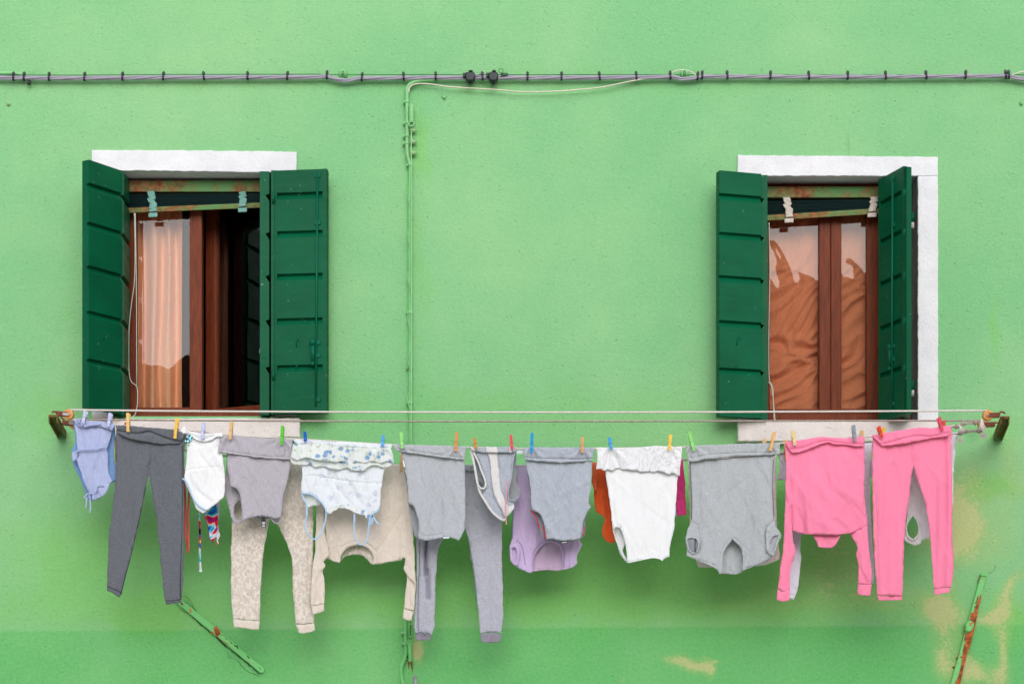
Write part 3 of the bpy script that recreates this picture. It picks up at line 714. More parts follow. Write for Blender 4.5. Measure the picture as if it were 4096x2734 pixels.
for v in (870, 1540):
    c = P(3650, v, -.02); MB().tube([c + Vector((0, 0, .022)), c - Vector((0, 0, .022))], .009, 10).build('hinge', M['ironmong'], shD, True)
    c = P(3650, v + 32, -.02); MB().tube([c + Vector((0, 0, .014)), c - Vector((0, 0, .014))], .0085, 10).build('hinge_pin', M['tape_w'], shD, True)

# ------------------------------------------------------------------ wires on the wall
CB = [(-1600, 306), (-160, 309), (60, 312), (300, 313), (700, 310), (1250, 309), (1310, 306), (1345, 318), (1390, 323), (1430, 314), (1700, 311), (2300, 311), (2650, 309), (2690, 307), (2725, 317), (2775, 314), (2810, 306), (3400, 308), (4030, 304), (4075, 314), (4130, 322), (4260, 314), (5800, 310)]
def cv(u):
    for (a_, b_), (c_, d_) in zip(CB, CB[1:]):
        if a_ <= u <= c_: return b_ + (d_ - b_) * (u - a_) / (c_ - a_)
    return CB[0][1] if u < CB[0][0] else CB[-1][1]
bundle = thing('cable_bundle', 'twisted bundle of grey electric cables running across the whole green wall', 'cable', P(2048, 311, .03))
for k in range(4):
    pts = []
    for i in range(0, 960):
        u = -1500 + i * 7.5; ph = k * math.pi / 2 + u / 95.0 + .8 * ns(u / 200, 0, 2); p = P(u, cv(u), .028)
        pts.append(p + Vector((0, math.sin(ph) * .0058, math.cos(ph) * .0060)))
    MB().tube(pts, .0050, 7).build('cable', M['cable'], bundle, True)
MB().tube([P(u, cv(min(u, 1300)) - 12 if u < 1290 else 299, .03) for u in range(-1500, 5680, 40)], .0022, 6).build('carrier_wire', M['wire_g'], bundle, True)
ordw = 'leftmost second third fourth fifth sixth seventh eighth ninth tenth eleventh twelfth thirteenth fourteenth fifteenth sixteenth seventeenth eighteenth nineteenth twentieth'.split()
zips = [55, 97, 197, 339, 491, 654, 816, 991, 1150, 1308, 1448, 1615, 1743, 1930, 2110, 2246, 2398, 2545, 2681, 2790, 2808, 2909, 3081, 3235, 3390, 3542, 3704, 3861, 4022, 4034]
rnd = random.Random(5)
zp = None
for i, u in enumerate(zips):
    c = P(u, cv(u), .028); tilt = rnd.uniform(-.25, .25)
    m = MB(); ring = []
    for q in range(16):
        an = q / 16 * 6.283; ring.append(Vector((math.cos(an) * tilt * .006, math.sin(an) * .0122, math.cos(an) * .0126)))
    V, F = [], []
    for q, r_ in enumerate(ring):
        for sx_ in (-.0046, .0046):
            for k_ in (1.0, 1.12): V.append(Vector((sx_, r_.y * k_, r_.z * k_)) + Vector((r_.x, 0, 0)))
    for q in range(16):
        a_, b_ = q * 4, ((q + 1) % 16) * 4
        F += [(a_ + 1, b_ + 1, b_ + 3, a_ + 3), (a_, a_ + 2, b_ + 2, b_), (a_, b_, b_ + 1, a_ + 1), (a_ + 2, a_ + 3, b_ + 3, b_ + 2)]
    m.add([v + c for v in V], F)
    m.obox(c + Vector((tilt * .006, -.004, .0175)), (.0064, 0, tilt * .002), (0, .006, 0), (0, 0, .0055))
    m.obox(c + Vector((tilt * .012, -.004, .0245)), (.0034, 0, 0), (0, .002, 0), (0, 0, .0035))
    if i < 15: lab = 'black cable tie round the grey cables, %s counted from the left edge' % ordw[i]
    else: lab = 'black cable tie round the grey cables, %s counted from the right edge' % ordw[len(zips) - 1 - i].replace('leftmost', 'first')
    tag(m.build('cable_tie', M['black'], None, loc=c), lab, 'cable tie', 'cable ties round the cable bundle')
# two insulated tap connectors
def connector(u, lab, ringy):
    t = thing('cable_connector', lab, 'connector', P(u, 311, .045), 'black connectors clamped on the cables')
    f = lambda *q: [(u + (x - 690) * .1192, 240 + y * .1192) for x, y in q]
    slab('connector_body', f((525, 400), (600, 395), (820, 405), (840, 480), (830, 580), (790, 640), (780, 680), (600, 680), (555, 640), (525, 570)), .015, .068, M['black'], t, bevel=.004)
    slab('side_clamp', f((435, 420), (524, 420), (524, 565), (435, 555)), .02, .058, M['black'], t, bevel=.003)
    a_ = f((697, 400))[0]; MB().tube([P(a_[0], a_[1] + 2, .042), P(a_[0], a_[1] - 5, .042)], [.0105, .009], 12).build('cap', M['black'], t, True)
    a_ = f((668, 680))[0]; MB().tube([P(a_[0], a_[1], .042), P(a_[0], a_[1] + 7, .042), P(a_[0], a_[1] + 8, .042), P(a_[0], a_[1] + 17, .042)], [.0088, .007, .0052, .0052], 10).build('shear_bolt', M['black'], t, True)
    if ringy:
        pts = [P(u + (930 - 690) * .1192 + 8.6 * math.cos(q), 240 + 368 * .1192 + 8.6 * math.sin(q) - .0, .045) for q in [k * 6.283 / 20 for k in range(20)]]
        MB().tube(pts, .0014, 6, True).build('ring', M['black'], t, True)
        strip('tail_loop', f((925, 470), (1010, 455), (1130, 455), (1165, 490), (1110, 515), (1000, 530), (925, 540)), .04, .0024, M['black'], t)
    else: strip('cut_tail', f((840, 540), (940, 490), (1040, 450)), .045, .0026, M['cable'], t)
connector(1800 + 690 * .1192, 'black cable connector with a cut grey tail on the cable bundle', False)
connector(1800 + 1470 * .1192, 'black cable connector with a small ring and loop on the cable bundle', True)
wc = thing('white_cable', 'thin white cable sagging below the grey bundle from the conduit bend', 'cable', P(1660, 330, .03))
strip('cable', Q_((425, 280), (430, 230), (470, 190), (560, 172), (700, 178), (940, 212)) + [(2000, 360), (2060, 366), (2140, 368), (2250, 364), (2400, 350), (2500, 330), (2575, 316), (2640, 312)], .03, .0032, M['wcable'], wc)
strip('cable_loop', [(2672, 304), (2700, 285), (2735, 280), (2765, 288), (2785, 302)], .03, .003, M['wcable'], wc)
w3 = thing('white_cable', 'short end of white cable rising above the bundle at the right edge', 'cable', P(4080, 290, .03))
strip('cable', [(4040, 305), (4070, 292), (4120, 282), (4200, 280), (5600, 276)], .03, .003, M['wcable'], w3)
# wall hooks holding the carrier wire
for i, (u, lab) in enumerate(((1372, 'green painted wall hook behind the cable bundle, left one'), (2738, 'green painted wall hook inside the white cable loop'))):
    m = MB(); c = P(u, 300, 0); m.tube([c, c + Vector((0, -.028, .004))], .007, 8)
    m.tube([P(u - 10, 306, .028), P(u - 8, 286, .03), P(u, 280, .03), P(u + 8, 286, .03), P(u + 8, 304, .028)], .0045, 8); m.disc(P(u, 300, .001) + Vector((0, 0.0, 0)), (0, -1, 0), .022, .008, 16, .016)
    tag(m.build('wall_hook', M['pipe'], None, True, loc=c), lab, 'hook', 'hooks carrying the cables')
m = MB(); m.tube([(Vector(P(-1500, 293, .012))), P(50, 293, .012), P(75, 296, .012), P(90, 305, .02)], .008, 8)
tag(m.build('conduit_stub', M['pipe'], None, True, loc=P(20, 293, 0)), 'short pale green pipe above the cables at the left edge', 'pipe')
m = MB(); m.tube([P(116, 318, 0), P(116, 335, .03)], .008, 8); tag(m.build('wall_peg', M['black'], None, True, loc=P(116, 335, 0)), 'small dark bolt end sticking out just below the cables', 'bolt')
m = MB(); m.disc(P(35, 418, 0), (0, -1, 0), .010, .003, 14); m.disc(P(35, 418, .003), (0, -1, 0), .004, .002, 8)
tag(m.build('screw_cover', M['insul'], None, True, loc=P(35, 418, 0)), 'small round plug in the wall near the left edge', 'plug')
for u, v, lab in ((1775, 388, 'small plastered nail stub right of the conduit bend'), (4085, 412, 'green plastered stub at the far right edge below the cables')):
    m = MB(); m.tube([P(u, v, 0), P(u + 2, v + 2, .012)], [.010, .006], 8); tag(m.build('nail_stub', M['pipe'], None, True, loc=P(u, v, 0)), lab, 'stub')

# vertical conduit
cd = thing('conduit', 'green painted vertical pipe running down the middle of the wall', 'pipe', P(1635, 1000, .02))
strip('upper_pipe', Q_((760, 122), (620, 128), (520, 142), (440, 178), (405, 230), (403, 380), (403, 640), (402, 900), (402, 1000), (410, 1080), (440, 1180)), .022, .0085, M['pipe'], cd, seg=10)
strip('main_pipe', Q_((442, 1185), (440, 1400), (436, 1568)) + [(1639, 1100), (1640, 1400), (1641, 1750), (1637, 2200), (1630, 2420)] + M_((325, 180), (330, 480), (335, 720), (345, 900), (300, 1060), (250, 1170), (240, 1300), (255, 1450), (290, 1620), (300, 2600), (300, 6000)), .020, .0082, M['pipe2'], cd, seg=10)
strip('thin_wire', Q_((455, 780), (455, 1050), (462, 1300), (458, 1568)) + [(1646, 1000), (1646, 1300), (1645, 1700), (1643, 2100), (1640, 2450)], .034, .0024, M['thinw'], cd, seg=6)
def tw(t): return 0
strip('wrapped_wire', [(1640 + 9 * math.sin(v / 26), v) for v in range(700, 2000, 13)], .024, .0022, M['pipe'], cd, sub=1, dd=lambda t: .009 * math.cos((700 + t * 1300) / 26) + .004)
for x, y in Q_((402, 398), (404, 662), (402, 826), (398, 920), (442, 1190)) + [(1641, 1250), (1642, 1470), (1642, 1610)] + M_((315, 480), (325, 705)):
    m = MB(); c = P(x, y, .021); m.tube([c + Vector((0, 0, .007)), c - Vector((0, 0, .007))], .0105, 12); m.obox(c + Vector((-.013, .008, 0)), (.006, 0, 0), (0, .006, 0), (0, 0, .007)); m.build('pipe_clamp', M['pipe'], cd, True)
# wall rod with ring and insulators
def rod(pts, lab, mat, loc, top=True):
    t = thing('iron_rod', lab, 'rod', loc); return t
t = thing('iron_eye_rod', 'short green iron rod with eyelet beside the top of the conduit', 'rod', P(1645, 430, .03))
strip('rod', Q_((450, 440), (458, 470), (458, 640), (455, 660)), .035, .0115, M['pipe'], t, seg=10)
strip('eyelet', Q_((425, 690), (430, 660), (455, 645), (485, 655), (492, 680), (470, 702), (440, 702)), .04, .0042, M['pipe'], t, closed=True)
for i, (x, y, lab) in enumerate(((478, 758, 'pale green insulator, topmost of three beside the conduit'), (480, 900, 'rusty green insulator, middle of three beside the conduit'), (480, 1040, 'rusty green insulator, lowest of three beside the conduit'))):
    m = MB(); L = Q_((x - 38, y), (x - 25, y), (x, y), (x + 15, y), (x + 25, y + 2), (x + 48, y + 3))
    m.tube([P(u, v, .02) for u, v in L], [.007, .013, .011, .013, .006, .0045], 10); c = P(*L[2], 0); m.tube([c, c + Vector((0, -.02, 0))], .005, 8)
    tag(m.build('insulator', M['insul'], None, True, loc=c), lab, 'insulator', 'insulators beside the conduit')
t = thing('iron_eye_rod', 'green iron rod with eyelet and rust below the grey jogger leg', 'rod', P(1641, 2590, .03))
strip('rod', M_((425, 660), (420, 720), (428, 900), (432, 1090)), .035, .0085, M['pipe2'], t, seg=10)
strip('eyelet', [(M_((418, 690))[0][0] + 10.5 * math.cos(q), M_((418, 690))[0][1] + 10.5 * math.sin(q)) for q in [k * 6.283 / 14 for k in range(14)]], .036, .004, M['pipe2'], t, closed=True, sub=2)
strip('tie_wire', M_((432, 230), (440, 300), (432, 400), (432, 520), (425, 560), (425, 600), (405, 640)), .03, .0018, M['crack'], t)
m = MB(); 
for x, y in ((430, 295), (435, 560)): 
    u, v = M_((x, y))[0]; m.tube([P(u - 5, v, .028), P(u + 6, v, .028)], .0062, 8)
m.build('wire_clip', M['pipe2'], t, True)
for pts in (((360, 1050), (400, 1040), (400, 1100), (480, 1110), (485, 1050), (470, 1120), (488, 1230), (475, 1340), (462, 1240), (440, 1120), (412, 1120), (408, 1230), (395, 1240), (385, 1120)),):
    slab('rust_stain', M_(*pts), .0005, .0022, M['rust'], t)
slab('rust_hole', M_((365, 930), (398, 940), (400, 1030), (362, 1010)), .0005, .002, M['crack'], t)
m = MB(); L = M_((530, 1440), (545, 1500), (560, 3600)); m.tube([P(*L[0], .01), P(*L[1], .025), P(*L[2], .03)], .008, 10)
m.disc(P(L[0][0], L[0][1] - 1, -.001), (0, -1, 0), .010, .004, 14)
tag(m.build('wall_pipe_end', M['cable'], None, True, loc=P(*L[0], 0)), 'grey pipe end leaving a round hole at the bottom of the wall', 'pipe')

# iron bars let into the wall
def capsule(p, q, w0, w1, n=6):
    p, q = Vector(p), Vector(q); t = (q - p).normalized(); nn = Vector((-t.y, t.x)); out = []
    for i in range(n + 1):
        an = math.pi / 2 + math.pi * i / n; out.append(p + (t * math.cos(an) + nn * math.sin(an)) * w0)
    for i in range(n + 1):
        an = -math.pi / 2 + math.pi * i / n; out.append(q + (t * math.cos(an) + nn * math.sin(an)) * w1)
    return [(a_.x, a_.y) for a_ in out]
t = thing('anchor_bar', 'slanting iron wall bar under green plaster, below the dark grey leggings', 'bar', P(880, 2530, 0))
slab('bar', capsule(E_((215, 385))[0], E_((872, 935))[0], 13, 12), .0, .016, M['bar'], t, bevel=.006)
slab('rust_patch', E_((498, 600), (520, 592), (545, 625), (548, 650), (530, 675), (515, 665), (500, 625)), .016, .0185, M['rust'], t)
slab('rust_patch', E_((235, 400), (255, 412), (262, 430), (245, 425)), .016, .0185, M['rust'], t)
for L in (((600, 685), (640, 720), (625, 705)), ((560, 700), (620, 748), (600, 725)), ((570, 655), (590, 672), (580, 668)), ((478, 628), (498, 640), (495, 658), (480, 650)), ((535, 678), (560, 700), (556, 706))):
    slab('rust_patch', E_(*L), .010, .0182, M['rust'], t)
rnd = random.Random(9)
def crack(pts, wd, d=.0165, nm='crack'):
    L = resample([(p[0], p[1]) for p in pts], 9, False); L = [(x + rnd.uniform(-2.4, 2.4), y + rnd.uniform(-2.4, 2.4)) for x, y in L]
    m = MB(); m.tube([P(x, y, d) for x, y in L], [wd * rnd.uniform(.3, 1.2) for _ in L], 5); return m.build(nm, M['crack'], t, False)
crack(E_((260, 385), (350, 463), (500, 603)), .0016, .013); crack(E_((540, 640), (640, 722), (760, 825), (880, 938)), .0032, .014)
crack(E_((215, 418), (340, 525), (470, 640)), .0022, .006); crack(E_((520, 680), (620, 768), (750, 872), (855, 962)), .0028, .006)
crack(E_((255, 355), (300, 370), (325, 410), (350, 465)), .0012, .001); crack(E_((600, 780), (620, 830), (690, 860), (740, 930), (800, 965), (860, 985)), .0010, .001)
crack(E_((225, 460), (290, 490), (400, 560), (470, 640)), .0010, .001)
t = thing('anchor_bar', 'rusty upright iron wall bar with a knob near the lower right corner', 'bar', P(3870, 2500, 0))
slab('bar', capsule(K_((945, 130))[0], K_((510, 1700))[0], 11.5, 12), .0, .020, M['bar'], t, bevel=.007)
slab('bar_cap', K_((900, 115), (930, 95), (970, 105), (990, 130), (975, 150), (940, 140), (905, 135)), .0, .026, M['pipe2'], t, bevel=.004)
slab('knob', K_((725, 735), (760, 728), (825, 745), (818, 800), (785, 870), (740, 878), (700, 860), (705, 790)), .0, .040, M['bar'], t, bevel=.010)
slab('rust_streak', K_((905, 380), (914, 400), (884, 520), (867, 570), (860, 660), (838, 735), (832, 790), (816, 860), (794, 940), (779, 1010), (759, 1070), (739, 1120), (709, 1220), (684, 1320), (659, 1430), (640, 1520), (624, 1700), (528, 1700), (560, 1560), (606, 1460), (640, 1340), (658, 1230), (668, 1130), (682, 1060), (716, 990), (738, 900), (778, 830), (790, 750), (806, 640), (826, 560), (862, 480)), .0, .0225, M['rust'], t)
slab('rust_patch', K_((775, 620), (820, 625), (828, 735), (795, 728), (755, 725)), .0, .0222, M['rust'], t)
slab('rust_patch', K_((700, 890), (735, 900), (725, 960), (700, 1010), (682, 990)), .0, .0222, M['rust'], t)
slab('rust_patch', K_((860, 410), (880, 395), (868, 440), (848, 500), (838, 490)), .0, .0215, M['rust'], t)
for x, y, s_ in ((645, 1210, 12), (605, 1296, 7), (597, 1225, 9), (545, 1345, 15), (680, 1045, 6), (835, 495, 8), (822, 545, 5), (560, 1500, 8)):
    u, v = K_((x, y))[0]; q = s_ * .3; slab('rust_spot', [(u + q * math.cos(k) * (1 + .3 * math.sin(3 * k)), v + q * 1.3 * math.sin(k)) for k in [i * .785 for i in range(8)]], .0, .0212 if x > 560 else .003, M['rust'], t)
crack(K_((1100, 0), (1070, 80), (1010, 110)), .0008, .001); crack(K_((880, 160), (840, 350), (790, 560), (740, 700)), .0012, .003); crack(K_((655, 1020), (620, 1180), (560, 1360)), .0012, .003)

# ------------------------------------------------------------------ brackets, pulleys and lines
DF, DB = .38, .26
def bracket(lab, near, far, w, loc):
    t = thing('line_bracket', lab, 'bracket', loc)
    a_, b_ = P(*far, 0.0), P(*near, .45); ax = (a_ - b_)
    up = Vector((0, 0, 1)); sd = Vector((1, 0, 0))
    m = MB(); c = (a_ + b_) / 2; m.obox(c, sd * w / 2, ax / 2, up * .006); m.obox(c + sd * (w / 2 - .003) - up * .018, sd * .003, ax / 2 * .995, up * .012)
    m.obox(c - sd * (w / 2 - .003) - up * .018, sd * .003, ax / 2 * .995, up * .012)
    o = m.build('angle_iron', M['moss'], t, bevel=.003); return t, a_, b_
bl, _, bL = bracket('mossy rusty iron bracket at the left end of the clotheslines', (212, 1662), (248, 1728), .042, P(235, 1700, .1))
br, _, bR = bracket('mossy rusty iron bracket at the right end of the clotheslines', (4020, 1668), (3992, 1738), .042, P(4010, 1700, .1))
def pulley(lab, cu, cv_, d, hu, hv, hook_pts, r, side, grp='pulleys of the clotheslines'):
    t = thing('pulley', lab, 'pulley', P(cu, cv_, d), grp)
    c = P(cu, cv_, d); ax = Vector((0, 1, 0)); r = r * (D - d) / D / PPM
    m = MB(); V = []
    prof = [(-.010, r), (-.005, r * .86), (.005, r * .86), (.010, r), (.010, r * .62), (.006, r * .58), (.006, r * .2)]
    seg = 28; full = [(-.010, r * .62), (-.010, r)] + prof[1:4] + [(.010, r * .62)]
    n = len(full); V = []; F = []
    for i in range(seg):
        an = i / seg * 6.283
        for y_, rr in full: V.append(c + Vector((math.cos(an) * rr, y_, math.sin(an) * rr)))
    for i in range(seg):
        j = (i + 1) % seg
        for k in range(n - 1): F.append((i * n + k, j * n + k, j * n + k + 1, i * n + k + 1))
    m.add(V, F); m.tube([c + Vector((0, -.0075, 0)), c + Vector((0, .0075, 0))], r * .66, 24)
    m.build('wheel', M['wheel'], t, True)
    MB().tube([c + Vector((0, -.014, 0)), c + Vector((0, .014, 0))], r * .2, 14).build('axle', M['steel'], t, True)
    h = P(hu, hv, d); m = MB(); tt = (h - c); L = tt.length; tn = tt.normalized(); up = tn.cross(Vector((0, 1, 0)))
    for s_ in (-1, 1): m.obox(c + tn * (L * .62) + Vector((0, s_ * .0125, 0)), tn * L * .62 * .75, Vector((0, .0012, 0)), up * .0105)
    m.obox(h + tn * .012, tn * .012, Vector((0, .0137, 0)), up * .0105)
    m.build('housing', M['housing'], t, bevel=.0015)
    if side:
        MB().obox(c + tn * (L * .35) - Vector((0, .0142, 0)), tn * L * .4, Vector((0, .0008, 0)), up * .006).build('cheek', M['steel'], t)
    strip('hook', hook_pts, d, .0042, M['housing'], t, seg=8)
pulley('orange pulley wheel nearest the viewer at the left bracket', 275, 1658, DF, 247, 1655, PL((290, 340), (265, 335), (235, 310), (205, 298), (180, 310)), 21, 1)
pulley('orange pulley half hidden behind the blue romper, left bracket', 297, 1695, DB, 272, 1692, PL((370, 455), (350, 448), (335, 432), (330, 400), (290, 370)), 20, 1)
pulley('orange pulley wheel nearest the viewer at the right bracket', 3951, 1661, DF, 3977, 1660, PR((1520, 450), (1580, 440), (1640, 360), (1700, 345), (1760, 370), (1790, 400)), 21, 0)
pulley('orange pulley behind the frayed knots, right bracket', 3931, 1697, DB, 3957, 1697, PR((1370, 735), (1410, 735), (1450, 690), (1500, 665), (1560, 670)), 20, 0)

def line_v(tab, u):
    for (a_, b_), (c_, d_) in zip(tab, tab[1:]):
        if a_ <= u <= c_: return b_ + (d_ - b_) * (u - a_) / (c_ - a_)
FL = [(275, 1676), (350, 1684), (470, 1699), (780, 1722), (900, 1738), (1170, 1754), (1570, 1778), (1868, 1788), (2076, 1793), (2380, 1793), (2735, 1787), (3129, 1771), (3475, 1745), (3810, 1703), (3826, 1700)]
BLn = [(300, 1714), (520, 1762), (900, 1822), (1250, 1848), (1600, 1860), (2080, 1864), (2400, 1856), (2741, 1838), (3100, 1812), (3470, 1775), (3829, 1733), (3840, 1731)]
cl = thing('clothesline', 'white rope loop of the front clothesline, nearer the viewer', 'clothesline', P(2048, 1648, DF), 'clotheslines between the brackets')
strip('upper_rope', [(275, 1638), (700, 1643), (1500, 1647), (2400, 1648), (3300, 1645), (3951, 1641)], DF, .0044, M['rope'], cl, seg=8)
strip('loaded_rope', FL, DF - .004, .0042, M['rope'], cl, seg=8)
cl2 = thing('clothesline', 'white rope loop of the back clothesline, nearer the wall', 'clothesline', P(2048, 1684, DB), 'clotheslines between the brackets')
strip('upper_rope', [(300, 1676), (700, 1680), (1500, 1684), (2400, 1684), (3300, 1682), (3931, 1681)], DB, .0042, M['rope_d'], cl2, seg=8)
strip('loaded_rope', BLn, DB - .002, .0042, M['rope_d'], cl2, seg=8)
# knots with frayed ends
def knot(parent, x, y, d, r, mat='rope_d'):
    u, v = PR((x, y))[0]; c = P(u, v, d); m = MB(); 
    for k in range(3):
        ax = Vector((math.cos(k * .5 - .5), 0, math.sin(k * .5 - .5))); e1 = Vector((0, 1, 0)); e2 = ax.cross(e1)
        cc = c + ax * (k - 1) * r * .55
        m.tube([cc + (e1 * math.cos(q) + e2 * math.sin(q)) * r * .75 for q in [i * 6.283 / 12 for i in range(12)]], r * .38, 7, True)
    return m.build('knot', M[mat], parent, True)
def fray(parent, x0, y0, x1, y1, d, n, spread, mat='fray', nm='frayed_end'):
    rn = random.Random(int(x0)); m = MB()
    a_, b_ = PR((x0, y0))[0], PR((x1, y1))[0]
    for i in range(n):
        dx, dy = rn.gauss(0, spread), rn.gauss(0, spread * .6); dd = rn.uniform(-.006, .006)
        mid = ((a_[0] + b_[0]) / 2 + dx * .4, (a_[1] + b_[1]) / 2 + rn.gauss(0, 1))
        m.tube([P(a_[0] + rn.gauss(0, 1), a_[1], d), P(mid[0], mid[1], d + dd * .6), P(b_[0] + dx, b_[1] + dy, d + dd)], [.0012, .001, .0004], 4)
    return m.build(nm, M[mat], parent)
for cl_, d, ks, seg_, fr in ((cl, DF, ((340, 780, .011), (540, 700, .010), (900, 660, .012)), ((200, 770), (340, 780), (540, 700), (700, 680), (900, 650), (1080, 640), (1200, 600)), ((420, 740, 520, 920, 50, 5), (1080, 560, 1150, 850, 90, 7))),
                          (cl2, DB + .03, ((450, 980, .011), (600, 930, .010), (1010, 910, .012)), ((380, 990), (450, 980), (600, 935), (800, 900), (1010, 910), (1120, 840)), ((455, 1050, 480, 1240, 60, 6), (1150, 900, 1160, 1100, 90, 7)))):
    strip('knotted_rope', PR(*seg_), d, .0035, M['rope_d'], cl_, seg=7)
    strip('knotted_rope', [(u, v + 4) for u, v in PR(*seg_[1:5])], d + .004, .003, M['rope_d'], cl_, seg=7)
    for x, y, r in ks: knot(cl_, x, y, d, r)
    for q in fr: fray(cl_, q[0], q[1], q[2], q[3], d + .012, q[4], q[5])

# ------------------------------------------------------------------ clothespins
PC = {}
def pmat(c):
    if c not in PC: PC[c] = plain('peg_%d_%d_%d' % c, srgb(*c), .5 if c[2] > 120 or c[0] > 250 else .62, 0, .10, 60)
    return PC[c]
def peg(reg, top, bot, col, lab, d=DF, front=True):
    (ut, vt), (ub, vb) = reg(top, bot); a_, b_ = P(ub, vb, d), P(ut, vt, d); ax = b_ - a_; L = ax.length; ax.normalize()
    sd = ax.cross(Vector((0, 1, 0))).normalized(); fw = Vector((0, -1, 0))
    t = thing('clothespin', lab, 'clothespin', a_, 'clothespins along the lines'); w_ = .0066
    for s_ in (1, -1):
        pr = [(0, .003), (.12, .0035), (.2, .0055), (.42, .004), (.45, .0022), (.48, .004), (1.0, .0085)]     # inner face offset
        m = MB(); V = []
        for k, off in pr:
            tout = off + (.0045 + .004 * min(k, .5)) if k not in (.45,) else off + .0055
            for ww in (-w_, w_):
                V += [a_ + ax * L * k + sd * ww + fw * s_ * (off + .004), a_ + ax * L * k + sd * ww + fw * s_ * (tout + .004)]
        F = []
        for i in range(len(pr) - 1):
            q, r_ = i * 4, i * 4 + 4
            F += [(q, q + 1, r_ + 1, r_), (q + 2, r_ + 2, r_ + 3, q + 3), (q + 1, q + 3, r_ + 3, r_ + 1), (q, r_, r_ + 2, q + 2)]
        F += [(0, 2, 3, 1), (len(V) - 4, len(V) - 3, len(V) - 1, len(V) - 2)]
        m.add(V, F).build('prong', pmat(col), t, bevel=.0006)
    c = a_ + ax * L * .45; m = MB(); m.tube([c - sd * (w_ + .0016), c + sd * (w_ + .0016)], .0032, 8)
    m.tube([c - sd * (w_ + .001), c + ax * .007 + fw * .0135 - sd * w_ * .9, c + ax * .007 + fw * .0135 + sd * w_ * .9, c + sd * (w_ + .001)], .0008, 5); m.build('spring', M['steel'], t, True)
WD, YL, LV = (222, 182, 128), (238, 190, 84), (196, 198, 236)
pegs = [
 (C3, (375, 115), (350, 245), LV, 'lilac clothespin on the left of the blue romper'), (C3, (635, 138), (615, 280), LV, 'lilac clothespin on the right of the blue romper'),
 (C3, (820, 137), (820, 330), (232, 190, 120), 'tan clothespin on the left of the dark grey leggings'), (C3, (1333, 190), (1310, 402), YL, 'yellow clothespin on the right of the dark grey leggings'),
 (C3, (1605, 237), (1595, 405), LV, 'pale lilac clothespin on the small white swimsuit'), (C3, (1900, 225), (1885, 410), WD, 'wooden clothespin on the left of the mauve-grey tank top'),
 (C4, (865, 270), (853, 468), (92, 196, 52), 'bright green clothespin on the right of the mauve-grey tank top'), (C4, (1095, 332), (1103, 432), (20, 96, 196), 'dark blue clothespin on the left of the floral top'),
 (C4, (1912, 370), (1905, 485), (90, 172, 232), 'light blue clothespin on the right of the floral top'), (C5, (235, 290), (245, 432), (150, 222, 130), 'pale green clothespin on the left of the plain grey shirt next to the floral top'),
 (C5, (735, 290), (722, 458), (214, 146, 84), 'orange-brown clothespin on the right of the plain grey shirt next to the floral top'), (C5, (890, 342), (905, 437), (208, 142, 74), 'short orange-brown clothespin on the striped top'),
 (C5, (1217, 316), (1228, 442), (224, 82, 96), 'red clothespin on the right of the striped top'), (C5, (1408, 298), (1402, 472), (0, 148, 214), 'blue clothespin on the left of the grey tank top with red piping'),
 (C6, (645, 292), (645, 413), (216, 164, 110), 'wooden clothespin on the right of the grey tank top with red piping'), (C6, (858, 295), (872, 385), (72, 164, 224), 'light blue clothespin on the white lace top'),
 (C6, (1337, 272), (1325, 393), (242, 202, 84), 'yellow clothespin on the white lace top'), (C7, (110, 253), (148, 397), (146, 216, 120), 'green clothespin on the left of the large grey shirt'),
 (C7, (778, 252), (745, 397), (228, 178, 112), 'slanting wooden clothespin on the right of the large grey shirt'), (C7, (920, 240), (937, 355), (232, 206, 146), 'pale wooden clothespin on the left of the pink sweatshirt'),
 (C7, (1397, 197), (1410, 322), (140, 150, 158), 'grey clothespin on the right of the pink sweatshirt'), (C8, (393, 195), (418, 277), (222, 66, 40), 'red clothespin on the left of the pink joggers'),
 (C8, (838, 128), (863, 228), (222, 74, 96), 'pinkish red clothespin on the right of the pink joggers')]
for q in pegs: peg(*q, d=DF + .022)
bpegs = [(C7, (1463, 240), (1465, 385), WD, 'pale wooden clothespin on the back line, right of the grey one'), (C7, (700, 305), (702, 450), WD, 'wooden clothespin on the back line showing above the large grey shirt'),
 (C8, (428, 203), (430, 330), (238, 190, 60), 'yellow clothespin on the back line behind the pink joggers waistband'), (C8, (873, 155), (873, 285), (216, 84, 60), 'small orange-red clothespin on the back line at the right end'),
 (C4, (2105, 560), (2105, 740), (214, 170, 120), 'wooden clothespin on the back line at the right of the cream sweatshirt'), (C3, (800, 240), (806, 420), (206, 50, 50), 'red clothespin on the back line above the dark grey leggings'),
 (C7, (868, 318), (872, 460), (236, 170, 60), 'orange-yellow clothespin on the back line left of the pink sweatshirt')]
for q in bpegs: peg(*q, d=DB + .004)

# ------------------------------------------------------------------ the washing
def gth(name, label, cat, u, v, d, grp=None):
    return thing(name, label, cat, P(u, v, d), 'clothes hung on the front line' if d > .3 else 'clothes hung on the back line')
def trim(name, pts, d, r, mat, parent, closed=False): return strip(name, pts, d, r, mat, parent, closed=closed, seg=6)
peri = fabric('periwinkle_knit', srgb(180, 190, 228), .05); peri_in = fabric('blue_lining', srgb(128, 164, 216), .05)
char = fabric('charcoal_jersey', srgb(110, 114, 122), .24)
whit = fabric('white_jersey', srgb(249, 250, 253), .015, trans=.18, sheen=.04, bstr=.26); mauve = fabric('mauve_grey_jersey', srgb(190, 185, 196), .15)
flor = fabric('floral_white', srgb(240, 245, 252), .02, patt=roses(24, srgb(160, 164, 214), srgb(214, 222, 224), .32, .35), trans=.2, sheen=.1)
ruff = fabric('floral_chiffon', srgb(244, 248, 248), .02, patt=roses(30, srgb(80, 156, 220), srgb(184, 194, 124), .75, .6), trans=.25, alpha=.92, sheen=.1)
